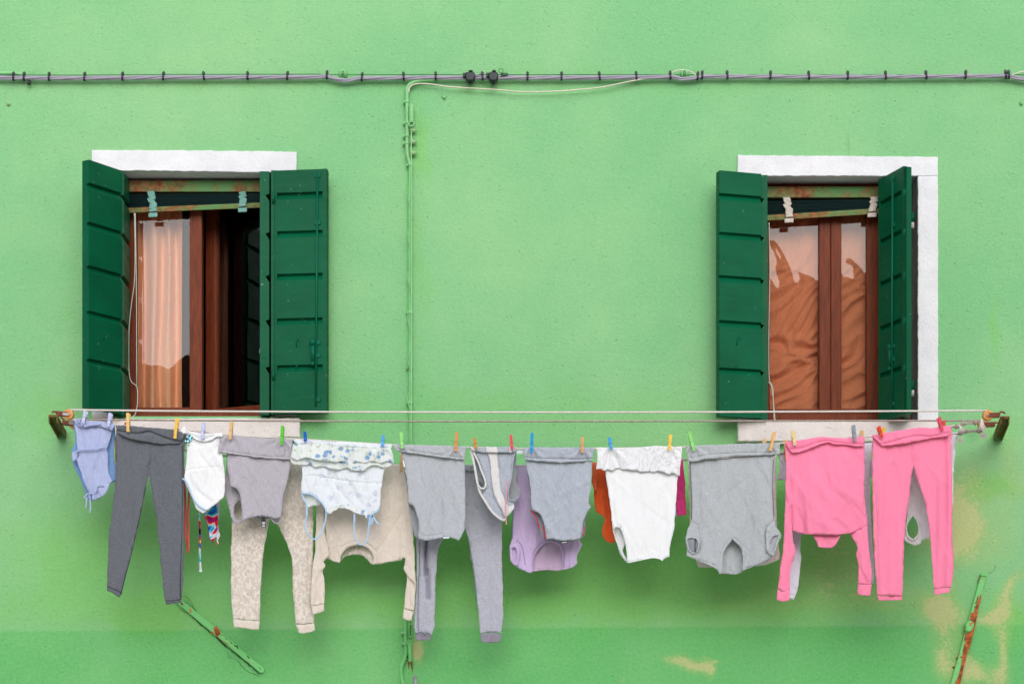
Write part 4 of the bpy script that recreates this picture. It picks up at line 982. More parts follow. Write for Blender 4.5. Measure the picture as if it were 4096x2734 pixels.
leo = fabric('leopard_print', srgb(236, 226, 217), .05, patt=leopard); crm = fabric('cream_fleece', srgb(232, 220, 209), .12)
gry = fabric('light_grey_jersey', srgb(190, 194, 202), .16); gry2 = fabric('heather_grey_jersey', srgb(184, 191, 204), .18)
gryin = fabric('shaded_grey_inside', srgb(160, 164, 172), .1); jog = fabric('grey_terry', srgb(188, 189, 203), .2, hvec=(1.5, 1, 1)); jogc = fabric('grey_rib', srgb(150, 146, 160), .1)  # inside grey is the jersey darkened, armhole shade put into its colour
gbig = fabric('grey_modal', srgb(188, 193, 198), .16, hvec=(.5, 1, 2)); lil = fabric('lilac_jersey', srgb(208, 186, 226), .04); lilin = fabric('lilac_inside', srgb(208, 182, 212), .04)
org = fabric('orange_jersey', srgb(238, 100, 52), .05); mag = fabric('magenta_jersey', srgb(242, 72, 150), .05); lace = fabric('white_lace', srgb(248, 248, 252), .03, alpha=lace_alpha, trans=.2, bstr=.8, sheen=.1)
pale = fabric('pale_lilac_jersey', srgb(228, 222, 238), .04); pnk = fabric('neon_pink_fleece', srgb(255, 142, 178), .012, trans=.10, sheen=.0, bstr=.22); ppj = fabric('pale_pink_print', srgb(242, 228, 228), .04, patt=roses(60, srgb(220, 170, 190), srgb(220, 200, 200), .5, .2))
wht2 = fabric('white_cotton', srgb(244, 240, 248), .03, trans=.25); corl = fabric('coral_ribbon', srgb(255, 104, 112), .03); trop = fabric('tropical_print', srgb(60, 150, 220), .03, patt=tropical)
blu = fabric('light_blue_ribbon', srgb(184, 214, 246), .03); redp = fabric('red_piping', srgb(206, 40, 76), .03); blk = plain('black_label', srgb(16, 28, 36), .6); lblw = plain('label_white', srgb(225, 232, 236), .7)
strw = fabric('stripe_white', srgb(238, 236, 236), .02, trans=.25)

# 1 blue romper
t = gth('romper', 'pale blue knit romper tied with cords, leftmost garment on the line', 'romper', 375, 1690, DF)
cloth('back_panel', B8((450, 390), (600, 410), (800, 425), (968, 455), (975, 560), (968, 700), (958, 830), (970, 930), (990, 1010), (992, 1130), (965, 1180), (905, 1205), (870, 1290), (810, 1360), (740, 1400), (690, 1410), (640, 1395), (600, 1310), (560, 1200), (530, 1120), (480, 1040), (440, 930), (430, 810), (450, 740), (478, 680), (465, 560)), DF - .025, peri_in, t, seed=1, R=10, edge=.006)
cloth('front_panel', B8((460, 400), (600, 420), (960, 460), (940, 535), (895, 700), (870, 760), (886, 830), (885, 960), (905, 1080), (940, 1165), (900, 1205), (830, 1240), (760, 1240), (735, 1330), (650, 1330), (600, 1220), (545, 1050), (485, 900), (520, 850), (500, 770), (490, 650), (470, 500)), DF + .006, peri, t, seed=2, step=7, R=9, edge=.012, drape=.018,
      creases=[(B8((800, 430), (775, 600), (765, 780), (758, 900), (745, 1100), (740, 1250)), 2.5, -.006), (B8((540, 500), (565, 640), (580, 760)), 6, -.008), (B8((690, 1320), (700, 1200), (715, 1000)), 5, -.010), (B8((640, 1310), (600, 1150), (560, 1000)), 5, -.008)])
cloth('pocket_flap', B8((430, 810), (480, 800), (522, 795), (505, 850), (480, 900), (440, 925), (432, 870)), DF + .012, peri, t, seed=3, step=6, R=6, edge=.004)
cloth('lower_cuff', B8((745, 1250), (830, 1215), (905, 1200), (870, 1290), (810, 1360), (740, 1400), (690, 1405), (700, 1330)), DF + .004, peri, t, seed=4, step=6, R=12, edge=.012, wr=.010)
cloth('gathered_band', B8((450, 390), (600, 412), (800, 425), (968, 458), (940, 537), (880, 518), (800, 497), (700, 490), (620, 512), (560, 505), (500, 470)), DF + .014, peri, t, seed=5, step=5, R=9, edge=.010, wr=.013, wsc=.45)
trim('waist_cord', B8((478, 805), (510, 785), (600, 775), (735, 772), (760, 762), (880, 740)), DF + .024, .0036, peri, t)
trim('braided_cord', B8((500, 410), (540, 385), (520, 430), (560, 440), (545, 470), (600, 465), (590, 490), (650, 470), (700, 465), (790, 455)), DF + .026, .0042, peri, t)
trim('tie_cord', B8((700, 1330), (640, 1330), (580, 1370), (600, 1380), (640, 1345), (618, 1370), (612, 1440), (606, 1510)), DF + .02, .0036, peri, t)
trim('tie_cord', B8((640, 1340), (660, 1360), (640, 1400), (655, 1380), (662, 1440), (665, 1500), (656, 1568)), DF + .016, .0036, peri, t)

# 2 charcoal leggings
t = gth('leggings', 'dark charcoal grey leggings hanging full length near the left end', 'leggings', 600, 1710, DF)
lgo = C3((680, 252), (700, 290), (690, 400), (690, 640), (680, 880), (660, 1050), (640, 1250)) + G_((160, 0), (135, 300), (120, 700), (108, 985), (110, 1020), (200, 1062), (305, 1118), (330, 1080), (345, 1000), (400, 780), (470, 520), (550, 180)) + C3((950, 1150), (1000, 900), (1035, 785), (1060, 900), (1080, 1050), (1110, 1200)) + \
    G_((900, 30), (930, 330), (960, 650), (990, 950), (1020, 1170), (1035, 1240), (1140, 1225), (1260, 1205), (1275, 1160), (1280, 1060), (1300, 850), (1310, 400)) + C3((1398, 1200), (1400, 1000), (1400, 780), (1405, 600), (1415, 450), (1415, 345), (1200, 303), (900, 275))
cloth('leg_panel', lgo, DF, char, t, seed=7, drape=.010, R=20, edge=.016, wr=.0035, top=1700, creases=[
    (C3((1042, 440), (1050, 640), (1030, 700), (1035, 785)), 2.5, -.007), (C3((1385, 460), (1388, 800), (1382, 1200)) + G_((1275, 300), (1255, 900), (1258, 1140)), 2.2, -.007), (C3((1010, 650), (1040, 668)), 3, -.006),
    (G_((112, 955), (200, 990), (330, 1050)), 1.8, -.004), (G_((1020, 1180), (1140, 1175), (1275, 1155)), 1.8, -.004), (C3((800, 500), (830, 900)), 14, -.005), (C3((1230, 480), (1220, 900)), 14, .004)])
cloth('waistband', C3((690, 262), (800, 262), (900, 272), (1050, 290), (1200, 300), (1340, 318), (1412, 345), (1390, 400), (1368, 440), (1300, 455), (1200, 458), (1100, 450), (1000, 435), (880, 415), (780, 380), (712, 345), (700, 300)), DF + .016, char, t, seed=8, step=6, R=10, edge=.012, wr=.006, top=1697,
      creases=[(C3((715, 318), (800, 330), (900, 348), (960, 342), (1035, 328), (1100, 352), (1200, 392), (1300, 422), (1370, 430)), 4, -.016), (C3((730, 300), (820, 300), (900, 330)), 3, -.005)])

thr = plain('dark_thread', srgb(52, 56, 64), .9)
trim('side_seam', C3((1388, 470), (1391, 800), (1385, 1200)) + G_((1277, 300), (1257, 900), (1260, 1140)), DF + .0035, .0014, thr, t)
trim('hem_stitch', G_((112, 955), (200, 990), (330, 1050)), DF + .0025, .0010, thr, t); trim('hem_stitch', G_((1020, 1180), (1140, 1175), (1275, 1155)), DF + .0025, .0010, thr, t)
trim('inner_seam', G_((330, 1080), (345, 1000), (400, 780), (470, 520), (550, 180)) + C3((950, 1150), (1000, 900)), DF - .001, .0026, thr, t)
# 3 coral bikini and tropical bikini at the back
t = gth('bikini', 'coral red bikini with long thin ties hanging behind the leggings', 'bikini', 640, 1790, DB)
cloth('cup', C3((690, 400), (1380, 430), (1400, 600), (1380, 760), (1250, 700), (1120, 780), (1062, 880), (1048, 880), (1028, 780), (900, 680), (700, 720), (684, 600)), DB, corl, t, seed=9, step=12)
ribbon('tie', C3((1400, 790), (1410, 900), (1416, 1200)) + G_((1330, 50), (1345, 180), (1365, 280), (1378, 430)), DB + .01, 8.5, corl, t)
ribbon('tie', C3((1390, 700), (1450, 900), (1452, 1050), (1440, 1250)) + G_((1385, 20), (1380, 150), (1384, 290), (1388, 380)), DB + .014, 8, corl, t)
t = gth('bikini', 'multicoloured tropical print bikini tie hanging below the white swimsuit', 'bikini', 830, 1830, DB)
cloth('hidden_cup', C3((1430, 640), (1780, 640), (1770, 900), (1740, 1100), (1690, 1130), (1580, 1180), (1500, 900)), DB, trop, t, seed=10, step=12)
cloth('printed_tie', C3((1665, 1130), (1700, 1105), (1730, 1085), (1757, 1180), (1752, 1350), (1735, 1430), (1715, 1470), (1695, 1465), (1665, 1440), (1655, 1350), (1640, 1280), (1613, 1210), (1625, 1165)), DB + .012, trop, t, seed=11, step=6, R=5, edge=.004, wr=.004)
cloth('tie_reverse', C3((1735, 1080), (1778, 1030), (1768, 1200), (1762, 1350), (1780, 1410), (1762, 1460), (1748, 1470), (1735, 1420)), DB + .004, pale, t, seed=12, step=6, R=5, edge=.004)
trim('tie_edging', C3((1613, 1210), (1640, 1280), (1655, 1350), (1665, 1440), (1697, 1470), (1700, 1490), (1690, 1495)), DB + .016, .0016, fabric('purple_edge', srgb(140, 40, 130), .03), t)
trim('tie_tip', C3((1748, 1465), (1756, 1490), (1752, 1508)), DB + .01, .004, trop, t)
ribbon('strap', C3((1563, 1165), (1568, 1400)) + G_((1562, 50), (1566, 250), (1563, 430), (1568, 575)), DB + .01, 7.5, trop, t)
ribbon('strap_end', G_((1568, 570), (1572, 640), (1575, 700)), DB + .011, 8.5, pale, t)
slab('buckle', G_((1553, 694), (1597, 694), (1597, 724), (1553, 724)), DB + .006, DB + .012, lblw, t)

# 4 white swimsuit
t = gth('swimsuit', 'small white swimsuit with pale blue edging and a rolled top', 'swimsuit', 820, 1730, DF)
cloth('body', C3((1420, 345), (1500, 345), (1800, 370), (1770, 400), (1800, 560), (1818, 700), (1826, 850), (1815, 1000), (1770, 1050), (1700, 1110), (1640, 1150), (1600, 1180), (1540, 1140), (1500, 1060), (1450, 930), (1405, 840), (1385, 818), (1405, 780), (1425, 640), (1432, 450)), DF, whit, t, seed=13, step=7, drape=.012, wr=.010, R=18, edge=.016, top=1735, wsc=.7,
      creases=[(C3((1412, 742), (1500, 716), (1620, 705), (1760, 690)), 2, -.004), (C3((1752, 400), (1768, 560), (1762, 700)), 3, -.006)])
cloth('rolled_rim', C3((1355, 312), (1410, 268), (1432, 305), (1500, 332), (1600, 345), (1700, 348), (1805, 342), (1805, 386), (1745, 385), (1690, 415), (1610, 432), (1540, 415), (1480, 375), (1430, 345), (1395, 350)), DF + .016, whit, t, seed=14, step=6, R=8, edge=.012, wr=.006, creases=[(C3((1430, 330), (1520, 385), (1600, 405), (1700, 375)), 4, -.008)])
trim('blue_edging', C3((1385, 820), (1425, 850), (1450, 900), (1480, 990), (1540, 1085), (1590, 1125), (1640, 1148)), DF + .012, .0034, blu, t)
rn = random.Random(4); m = MB()
for i in range(46):
    x, y = rn.gauss(1452, 17), rn.gauss(400, 20); u, v = C3((x, y))[0]; m.disc(P(u, v, DF + .012), (rn.uniform(-.3, .3), -1, rn.uniform(-.3, .3)), .0032, .0006, 7)
m.build('sequins', plain('sequin', srgb(110, 170, 190), .15, .8, .5, 300), t)

# 5 mauve grey tank
t = gth('tank_top', 'mauve-grey tank top with folded hem and black neck label', 'tank top', 1020, 1750, DF)
cloth('back_panel', C4((280, 480), (940, 540), (930, 700), (903, 860), (885, 960), (872, 1080), (850, 1210), (832, 1270), (800, 1287), (765, 1265), (700, 1225), (560, 1222), (480, 1240), (440, 1268), (400, 1287), (352, 1262), (320, 1200), (300, 1120), (270, 1010), (247, 935), (258, 860), (272, 760), (280, 650)), DF - .040, mauve, t, seed=15, step=7, R=10, edge=.006,
      holes=[C4((352, 1160), (362, 1095), (390, 1062), (420, 1045), (432, 1100), (440, 1180), (434, 1235), (395, 1252), (365, 1220))])
cloth('front_panel', C4((285, 500), (940, 560), (935, 700), (905, 860), (872, 960), (858, 1100), (842, 1220), (790, 1232), (735, 1222), (650, 1207), (560, 1217), (480, 1238), (448, 1268), (443, 1200), (438, 1100), (428, 1005), (392, 925), (318, 885), (300, 760), (288, 640)), DF + .002, mauve, t, seed=16, drape=.012, R=16, edge=.012, top=1780,
      creases=[(C4((318, 885), (308, 800), (292, 650), (288, 560)), 2, -.006), (C4((900, 870), (862, 960), (850, 1120), (842, 1215)), 2, -.005), (C4((480, 600), (470, 900)), 12, .006)])
cloth('folded_hem', C4((235, 360), (320, 362), (500, 380), (700, 395), (850, 402), (972, 405), (962, 500), (946, 617), (800, 612), (600, 595), (400, 570), (300, 555), (190, 537), (200, 480), (214, 440), (208, 400)), DF + .016, mauve, t, seed=17, step=7, R=8, edge=.012, wr=.009, wsc=.7, creases=[(C4((205, 515), (300, 530), (500, 562), (700, 583), (945, 592)), 1.8, -.005)], pinch=[(923, 1740, .006), (1128, 1760, .006)])
trim('armhole_binding', C4((318, 885), (392, 925), (428, 1005), (440, 1120), (445, 1215), (425, 1262), (395, 1280), (352, 1258), (322, 1200)), DF + .008, .0022, mauve, t)
trim('armhole_binding', C4((745, 1235), (770, 1270), (800, 1285), (832, 1268), (842, 1215)), DF - .006, .0020, mauve, t)
slab('care_label', [(1046, 2064), (1060, 2063), (1062, 2085), (1062.5, 2106), (1047, 2106), (1046, 2085)], DF + .010, DF + .0125, blk, t)
for y0, y1, w_ in ((2086, 2088.5, 6), (2090, 2091, 6.5), (2092.5, 2093.5, 5), (2095, 2096, 5.5), (2097.5, 2098.5, 4.5), (2100.5, 2103.5, 6)):
    slab('label_print', [(1054.5 - w_, y0), (1054.5 + w_, y0), (1054.5 + w_, y1), (1054.5 - w_, y1)], DF + .0126, DF + .0132, lblw, t)
trim('label_tie', [(1030, 2062), (1038, 2070), (1046, 2074)], DF + .008, .0016, blk, t); trim('label_tie', [(1073, 2065), (1068, 2070), (1062, 2073)], DF + .008, .0016, blk, t)

# 6 leopard joggers (back)
t = gth('pyjama_trousers', 'cream leopard print trousers with plain cuffs on the back line', 'trousers', 1080, 1840, DB)
cloth('trouser_panel', [(930, 1834), (1090, 1842), (1240, 1848), (1252, 2021), (1252, 2200)] + E_((1268, 200), (1258, 430), (1285, 500), (1286, 570), (1215, 578), (1142, 577), (1130, 450), (1118, 300), (1115, 90), (1092, 0)) + C4((870, 1420), (820, 1310), (760, 1220), (725, 1240), (700, 1400)) + E_((890, 0), (872, 200), (862, 400), (860, 552), (760, 545), (652, 540), (636, 350), (637, 0)) + [(927, 2071)], DB, leo, t, seed=18, top=1838, drape=.014, R=22, edge=.018, wr=.004,
      creases=[(E_((1240, 0), (1238, 200), (1225, 450)), 5, -.012), (C4((735, 900), (760, 1220)), 3, -.006)])
cloth('cuff', E_((652, 541), (760, 546), (860, 553), (849, 618), (750, 610), (655, 603)), DB + .002, crm, t, seed=19, step=7, R=8, edge=.008)
cloth('cuff', E_((1142, 578), (1215, 579), (1285, 569), (1293, 627), (1230, 645), (1166, 648)), DB + .002, crm, t, seed=20, step=7, R=8, edge=.008)

# 7 cream sweatshirt (back)
t = gth('sweatshirt', 'cream sweatshirt hung upside down behind the floral top', 'sweatshirt', 1420, 1850, DB)
cloth('inside_back', H_((440, 565), (452, 420), (540, 340), (640, 325), (760, 350), (860, 430), (850, 575), (815, 585), (770, 540), (720, 490), (640, 475), (530, 487), (490, 520), (455, 570)), DB - .02, leo, t, seed=21, step=7, R=4, edge=.002, creases=[(H_((480, 510), (530, 465), (640, 450), (740, 470), (790, 530)), 2, .004)])
cloth('body', [(1290, 1848), (1450, 1851), (1610, 1855), (1640, 1900)] + [(1648, 2050)] + H_((1290, 200), (1300, 400), (1312, 600), (1322, 870), (1300, 800), (1218, 700), (1182, 635), (1195, 580), (1200, 517), (1165, 515), (1160, 540), (1040, 556), (900, 581), (825, 587), (840, 520), (812, 440), (742, 385), (640, 360), (540, 402), (478, 480), (455, 570), (300, 517), (320, 490), (335, 470), (300, 320), (265, 0)) + [(1280, 1950)], DB + .006, crm, t, seed=22, top=1850, drape=.018, R=18, edge=.014,
      creases=[(H_((318, 20), (380, 170), (470, 385)), 2, -.005), (H_((1150, 10), (1000, 260), (870, 440)), 2, -.005), (H_((432, 545), (448, 440), (500, 370), (600, 328), (680, 325), (780, 360), (868, 440), (873, 560)), 2, -.006), (H_((1150, 100), (1165, 350), (1150, 510)), 6, .008), (H_((1230, 100), (1240, 500)), 6, -.010)])
cloth('left_sleeve', [(1266, 1860), (1300, 1900)] + H_((270, 60), (300, 300), (335, 470), (300, 515), (265, 552), (286, 600), (262, 662), (275, 730), (283, 880), (273, 1035), (200, 1052), (118, 1042), (125, 850), (140, 650), (160, 480), (175, 330), (188, 20)) + [(1262, 1950)], DB + .022, crm, t, seed=23, top=1860, drape=.012, R=16, edge=.016, creases=[(H_((262, 662), (215, 740), (190, 860), (185, 1000)), 7, -.012), (H_((120, 1000), (150, 1040)), 4, -.005)])
cloth('right_sleeve', H_((1185, 600), (1310, 700), (1322, 870), (1312, 960), (1302, 1110), (1240, 1105), (1185, 1080), (1205, 900), (1218, 700)), DB - .004, crm, t, seed=24, step=8, R=10, edge=.012, creases=[(H_((1235, 720), (1248, 900), (1255, 1065)), 2, -.006)])
cloth('cuff', H_((118, 1043), (200, 1053), (273, 1036), (276, 1120), (215, 1142), (152, 1156), (135, 1110)), DB + .022, crm, t, seed=25, step=7, R=8, edge=.008)
cloth('cuff', H_((1185, 1082), (1240, 1107), (1302, 1112), (1285, 1170), (1265, 1226), (1220, 1218), (1173, 1196)), DB - .004, crm, t, seed=26, step=7, R=8, edge=.008)

# 8 floral top
t = gth('nightdress', 'white floral top with blue rose ruffles and light blue straps', 'nightdress', 1370, 1760, DF)
cloth('inside_back', J_((225, 795), (330, 790), (430, 850), (505, 920), (440, 955), (390, 955), (345, 972), (308, 985), (295, 920), (250, 860)), DF - .02, ruff, t, seed=27, step=6, R=4, edge=.003)
cloth('body', J_((232, 380), (700, 400), (1365, 430), (1340, 520), (1318, 640), (1308, 720), (1300, 900), (1292, 990), (1240, 1045), (1180, 1085), (1120, 1060), (1060, 1030), (1000, 1000), (900, 965), (780, 950), (690, 965), (600, 1005), (562, 1022), (540, 980), (500, 920), (420, 840), (330, 793), (225, 800), (220, 730), (235, 600)), DF, flor, t, seed=28, step=8, top=1850, drape=.010, wr=.007, R=14, edge=.012,
      creases=[(J_((275, 548), (420, 545), (560, 575), (800, 615), (1050, 645), (1310, 655)), 2, -.005), (J_((250, 450), (280, 650), (330, 790)), 2.5, -.005), (J_((540, 575), (548, 680)), 3, -.006), (J_((1100, 660), (1105, 760)), 3, -.006), (J_((1120, 870), (1155, 1080)), 3, -.005), (J_((680, 680), (900, 940)), 5, -.005), (J_((900, 680), (1060, 950)), 5, -.005)])
cloth('neck_ruffle', J_((565, 1000), (620, 985), (690, 950), (780, 935), (880, 945), (990, 985), (1080, 1015), (1170, 1065), (1160, 1130), (1125, 1135), (1095, 1115), (1090, 1088), (1040, 1080), (1000, 1068), (960, 1058), (915, 1040), (880, 1015), (800, 1000), (760, 1000), (745, 990), (715, 1005), (705, 1022), (650, 1030), (638, 1050), (570, 1076)), DF + .010, ruff, t, seed=29, step=5, R=4, edge=.003, wr=.012, wsc=.35)
cloth('lower_ruffle', J_((85, 250), (400, 270), (1470, 300), (1492, 385), (1470, 410), (1350, 447), (1250, 408), (1150, 420), (1080, 470), (1000, 480), (900, 470), (850, 442), (750, 462), (600, 455), (500, 425), (400, 430), (300, 400), (200, 405), (120, 395), (75, 340)), DF + .014, ruff, t, seed=30, step=7, R=8, edge=.003, wr=.012, drape=.03, wsc=.6)
cloth('upper_ruffle', J_((110, 118), (160, 122), (400, 118), (700, 145), (1000, 165), (1270, 170), (1445, 165), (1470, 260), (1490, 380), (1400, 352), (1300, 386), (1200, 350), (1100, 380), (1000, 362), (900, 376), (800, 350), (700, 366), (600, 352), (480, 345), (400, 330), (300, 296), (220, 320), (165, 332), (82, 310), (100, 200)), DF + .026, ruff, t, seed=31, step=6, R=6, edge=.004, wr=.008, drape=.030, wsc=.8,
      creases=[(J_((330, 135), (300, 290)), 3, -.008), (J_((605, 150), (600, 350)), 3, -.008), (J_((760, 170), (745, 340)), 3, -.006), (J_((920, 180), (925, 360)), 3, -.006), (J_((1130, 180), (1150, 360)), 3, -.008), (J_((1272, 180), (1262, 370)), 3, -.008), (J_((160, 125), (165, 330)), 3, -.008)])
cloth('top_edge', J_((108, 55), (400, 68), (700, 88), (1100, 105), (1460, 125), (1450, 168), (1270, 172), (1000, 166), (700, 146), (400, 120), (160, 123), (128, 90)), DF + .018, flor, t, seed=32, step=6, R=6, edge=.005)
ribbon('strap', J_((226, 800), (250, 860), (288, 930), (297, 1000), (298, 1100), (280, 1170), (290, 1280), (345, 1385), (410, 1414), (470, 1370), (525, 1250), (555, 1130), (560, 1040), (540, 975), (500, 915), (420, 845), (340, 798), (228, 792)), DF + .012, 6.5, blu, t)
slab('strap_slider', J_((282, 1040), (306, 1038), (312, 1095), (288, 1098)), DF + .012, DF + .018, blu, t)
ribbon('strap', J_((945, 1065), (943, 1130), (942, 1230), (955, 1380), (1000, 1470), (1040, 1490), (1095, 1465), (1125, 1400), (1140, 1250), (1155, 1130), (1195, 1075), (1250, 1035), (1288, 990)), DF + .013, 6, blu, t)
slab('strap_slider', J_((934, 1120), (960, 1120), (958, 1190), (936, 1190)), DF + .012, DF + .018, blu, t)
for L in (((1185, 1085), (1170, 1150), (1163, 1238)), ((1190, 1090), (1192, 1150), (1188, 1198)), ((1195, 1090), (1225, 1150), (1282, 1226))): ribbon('bow_tail', J_(*L), DF + .018, 6.5, blu, t)
# script words and rosebuds that stand out on the ruffles
def scribble(x, y, L, rot, dd):
    pts = []
    for i in range(26):
        q = i / 25; xx = (q - .5) * L; yy = 9 * math.sin(q * 34) * (.5 + .5 * math.sin(q * 9 + 1)); c, s_ = math.cos(rot), math.sin(rot)
        pts.append((x + xx * c - yy * s_, y + xx * s_ + yy * c))
    strip('printed_word', J_(*pts), DF + dd, .0010, fabric_ink, t, sub=2, seg=4)
fabric_ink = plain('blue_print', srgb(104, 160, 204), .8)
for q in ((545, 322, 80, .05, .040), (790, 290, 75, .2, .040), (990, 425, 90, -.3, .028), (1365, 205, 85, .3, .040), (830, 385, 65, .2, .028)): scribble(*q)

# 9 grey shirt next to it and grey joggers behind
t = gth('t_shirt', 'plain light grey shirt hung upside down, between floral and striped tops', 't-shirt', 1720, 1790, DF)
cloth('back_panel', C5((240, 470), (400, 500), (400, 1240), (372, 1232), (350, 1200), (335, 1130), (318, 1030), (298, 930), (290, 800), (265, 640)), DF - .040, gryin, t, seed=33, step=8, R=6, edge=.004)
cloth('front_panel', C5((232, 450), (800, 520), (808, 700), (809, 1000), (803, 1100), (798, 1160), (775, 1212), (750, 1256), (705, 1236), (640, 1220), (560, 1236), (460, 1254), (382, 1236), (390, 1160), (385, 1070), (362, 985), (335, 938), (298, 925), (297, 800), (285, 700), (262, 590), (240, 500)), DF, gry, t, seed=34, top=1800, drape=.013, wr=.006,
      creases=[(C5((240, 480), (275, 620), (292, 740), (298, 900)), 2, -.006), (C5((515, 560), (570, 760), (592, 900), (592, 1030)), 4, -.006), (C5((400, 1195), (440, 1215), (600, 1200)), 2, -.004)])
cloth('folded_hem', C5((172, 395), (400, 400), (600, 405), (822, 412), (800, 534), (700, 524), (560, 507), (400, 485), (300, 472), (235, 462), (172, 442)), DF + .016, gry, t, seed=35, step=7, R=8, edge=.012, wr=.007, creases=[(C5((200, 432), (400, 462), (600, 492), (795, 515)), 2, -.006)], pinch=[(1608, 1790, .006), (1823, 1800, .006)])
slab('size_label', C5((608, 1222), (640, 1220), (666, 1217), (666, 1232), (640, 1237), (612, 1236)), DF + .004, DF + .014, lblw, t)
slab('label_print', C5((618, 1227), (655, 1224), (655, 1230), (618, 1232)), DF + .0141, DF + .0146, blu, t)
slab('side_label', C5((246, 542), (258, 540), (270, 594), (258, 598)), DF + .004, DF + .014, lblw, t)
t = gth('jogging_trousers', 'long grey jogging trousers with ribbed cuffs on the back line', 'trousers', 1850, 1856, DB)
cloth('trouser_panel', C5((420, 590), (700, 572), (810, 575), (880, 582), (1110, 585), (1130, 800), (1136, 1080), (1141, 1300)) + [(2010, 2300), (2012, 2440), (2006, 2532), (1965, 2525), (1922, 2530), (1912, 2430), (1896, 2300)] + C5((862, 1420), (838, 1250), (790, 1130), (700, 1080), (640, 1180), (603, 1255), (575, 1310), (558, 1400)) + E_((2250, 50), (2234, 250), (2231, 450), (2226, 600), (2200, 668), (2170, 640), (2150, 660), (2120, 638), (2080, 650), (2069, 600), (2076, 400), (2089, 200), (2086, 0)) + C5((368, 1240)), DB - .004, jog, t, seed=36, top=1860, drape=.016, R=20, edge=.018,
      creases=[(C5((462, 1250), (456, 1400), (458, 1568)) + E_((2170, 150), (2180, 380)), 6, -.055), (C5((398, 1260), (400, 1568)) + E_((2105, 200), (2098, 450), (2100, 630)), 2, -.006), (C5((840, 1270), (870, 1430), (890, 1568)) + [(1905, 2440)], 2, -.006), (C5((820, 940), (890, 960), (960, 1000)), 5, -.006), (C5((860, 620), (890, 900), (930, 1010), (935, 1300)), 4, -.005)])
cloth('waistband', C5((806, 574), (840, 576), (900, 582), (900, 640), (850, 632), (806, 625)), DB + .006, jog, t, seed=37, step=6, R=6, edge=.004)
cloth('cuff', E_((2080, 651), (2120, 640), (2150, 662), (2175, 645), (2203, 668), (2190, 714), (2165, 703), (2080, 704)), DB - .012, jogc, t, seed=38, step=6, R=8, edge=.008)
cloth('cuff', [(1922, 2532), (1965, 2528), (2006, 2534), (2001, 2566), (1965, 2569), (1926, 2567)], DB - .010, jogc, t, seed=39, step=6, R=8, edge=.008)

thr2 = plain('grey_thread', srgb(104, 106, 120), .9)
trim('leg_seam', C5((398, 1260), (400, 1568)) + E_((2105, 200), (2098, 450), (2100, 630)), DB + .003, .0014, thr2, t); trim('leg_seam', C5((840, 1270), (870, 1430), (890, 1568)) + [(1905, 2440)], DB + .003, .0014, thr2, t)
trim('cuff_seam', E_((2080, 651), (2120, 640), (2150, 662), (2175, 645), (2203, 668)), DB + .002, .0018, thr2, t)
# 10 striped top
t = gth('sleeveless_top', 'small grey and white striped sleeveless top with pink drawstring', 'top', 1970, 1788, DF)
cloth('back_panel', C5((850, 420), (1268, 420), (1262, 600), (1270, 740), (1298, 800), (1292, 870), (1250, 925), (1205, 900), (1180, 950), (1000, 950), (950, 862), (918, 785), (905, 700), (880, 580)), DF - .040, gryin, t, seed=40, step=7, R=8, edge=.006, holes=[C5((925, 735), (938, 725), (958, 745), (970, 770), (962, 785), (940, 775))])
cloth('front_panel', C5((870, 440), (1255, 450), (1240, 520), (1222, 620), (1225, 700), (1195, 800), (1190, 870), (1215, 905), (1255, 925), (1230, 985), (1180, 1050), (1150, 1080), (1085, 1045), (1015, 960), (955, 865), (985, 795), (998, 745), (975, 660), (940, 560), (905, 480)), DF + .004, gry2, t, seed=41, step=7, drape=.010, R=10, edge=.010, top=1795, creases=[(C5((1185, 470), (1180, 650)), 2, -.004), (C5((1050, 800), (960, 800)), 3, -.004)])
cloth('white_stripe', C5((1012, 465), (1095, 465), (1108, 640), (1125, 790), (1160, 880), (1215, 985), (1180, 1040), (1165, 1045), (1110, 930), (1062, 820), (1045, 700), (1030, 560)), DF + .014, strw, t, seed=41, step=7, drape=.010, R=4, edge=.002, top=1795)
cloth('folded_hem', C5((848, 416), (990, 418), (1270, 415), (1262, 463), (1180, 468), (1000, 468), (900, 458), (860, 440)), DF + .018, gry2, t, seed=43, step=6, R=6, edge=.008)
cloth('white_stripe', C5((990, 419), (1090, 418), (1102, 467), (1002, 467)), DF + .024, strw, t, seed=44, step=7, R=3, edge=.002)
cloth('white_stripe', C5((850, 418), (885, 418), (905, 458), (870, 448)), DF + .024, strw, t, seed=45, step=7, R=3, edge=.002)
cloth('white_stripe', C5((1200, 418), (1225, 417), (1225, 466), (1205, 467)), DF + .024, strw, t, seed=46, step=7, R=3, edge=.002)
ribbon('neck_binding', C5((858, 440), (890, 580), (915, 720), (935, 810), (985, 900), (1040, 985), (1100, 1045), (1150, 1072), (1172, 1060)), DF + .010, 9, strw, t)
ribbon('armhole_binding', C5((880, 462), (925, 550), (950, 620), (978, 690), (992, 745), (980, 785), (955, 788), (930, 770), (912, 720), (900, 640), (880, 520)), DF + .016, 7.5, strw, t)
cloth('lower_stripe', C5((1180, 960), (1240, 935), (1238, 970), (1195, 1030), (1185, 1000)), DF + .016, strw, t, seed=47, step=7, R=3, edge=.002)
trim('armhole_seam', C5((1250, 470), (1232, 580), (1222, 690), (1198, 790), (1192, 860), (1212, 895), (1255, 890), (1290, 860)), DF + .010, .003, gry2, t)
ribbon('drawstring', C5((1190, 715), (1186, 780), (1176, 870), (1170, 960), (1172, 1050), (1178, 1115)), DF + .026, 4.5, fabric('pink_string', srgb(240, 160, 178), .03), t)
slab('inside_label', C5((1268, 447), (1328, 447), (1328, 478), (1268, 478)), DF - .012, DF - .008, lblw, t)

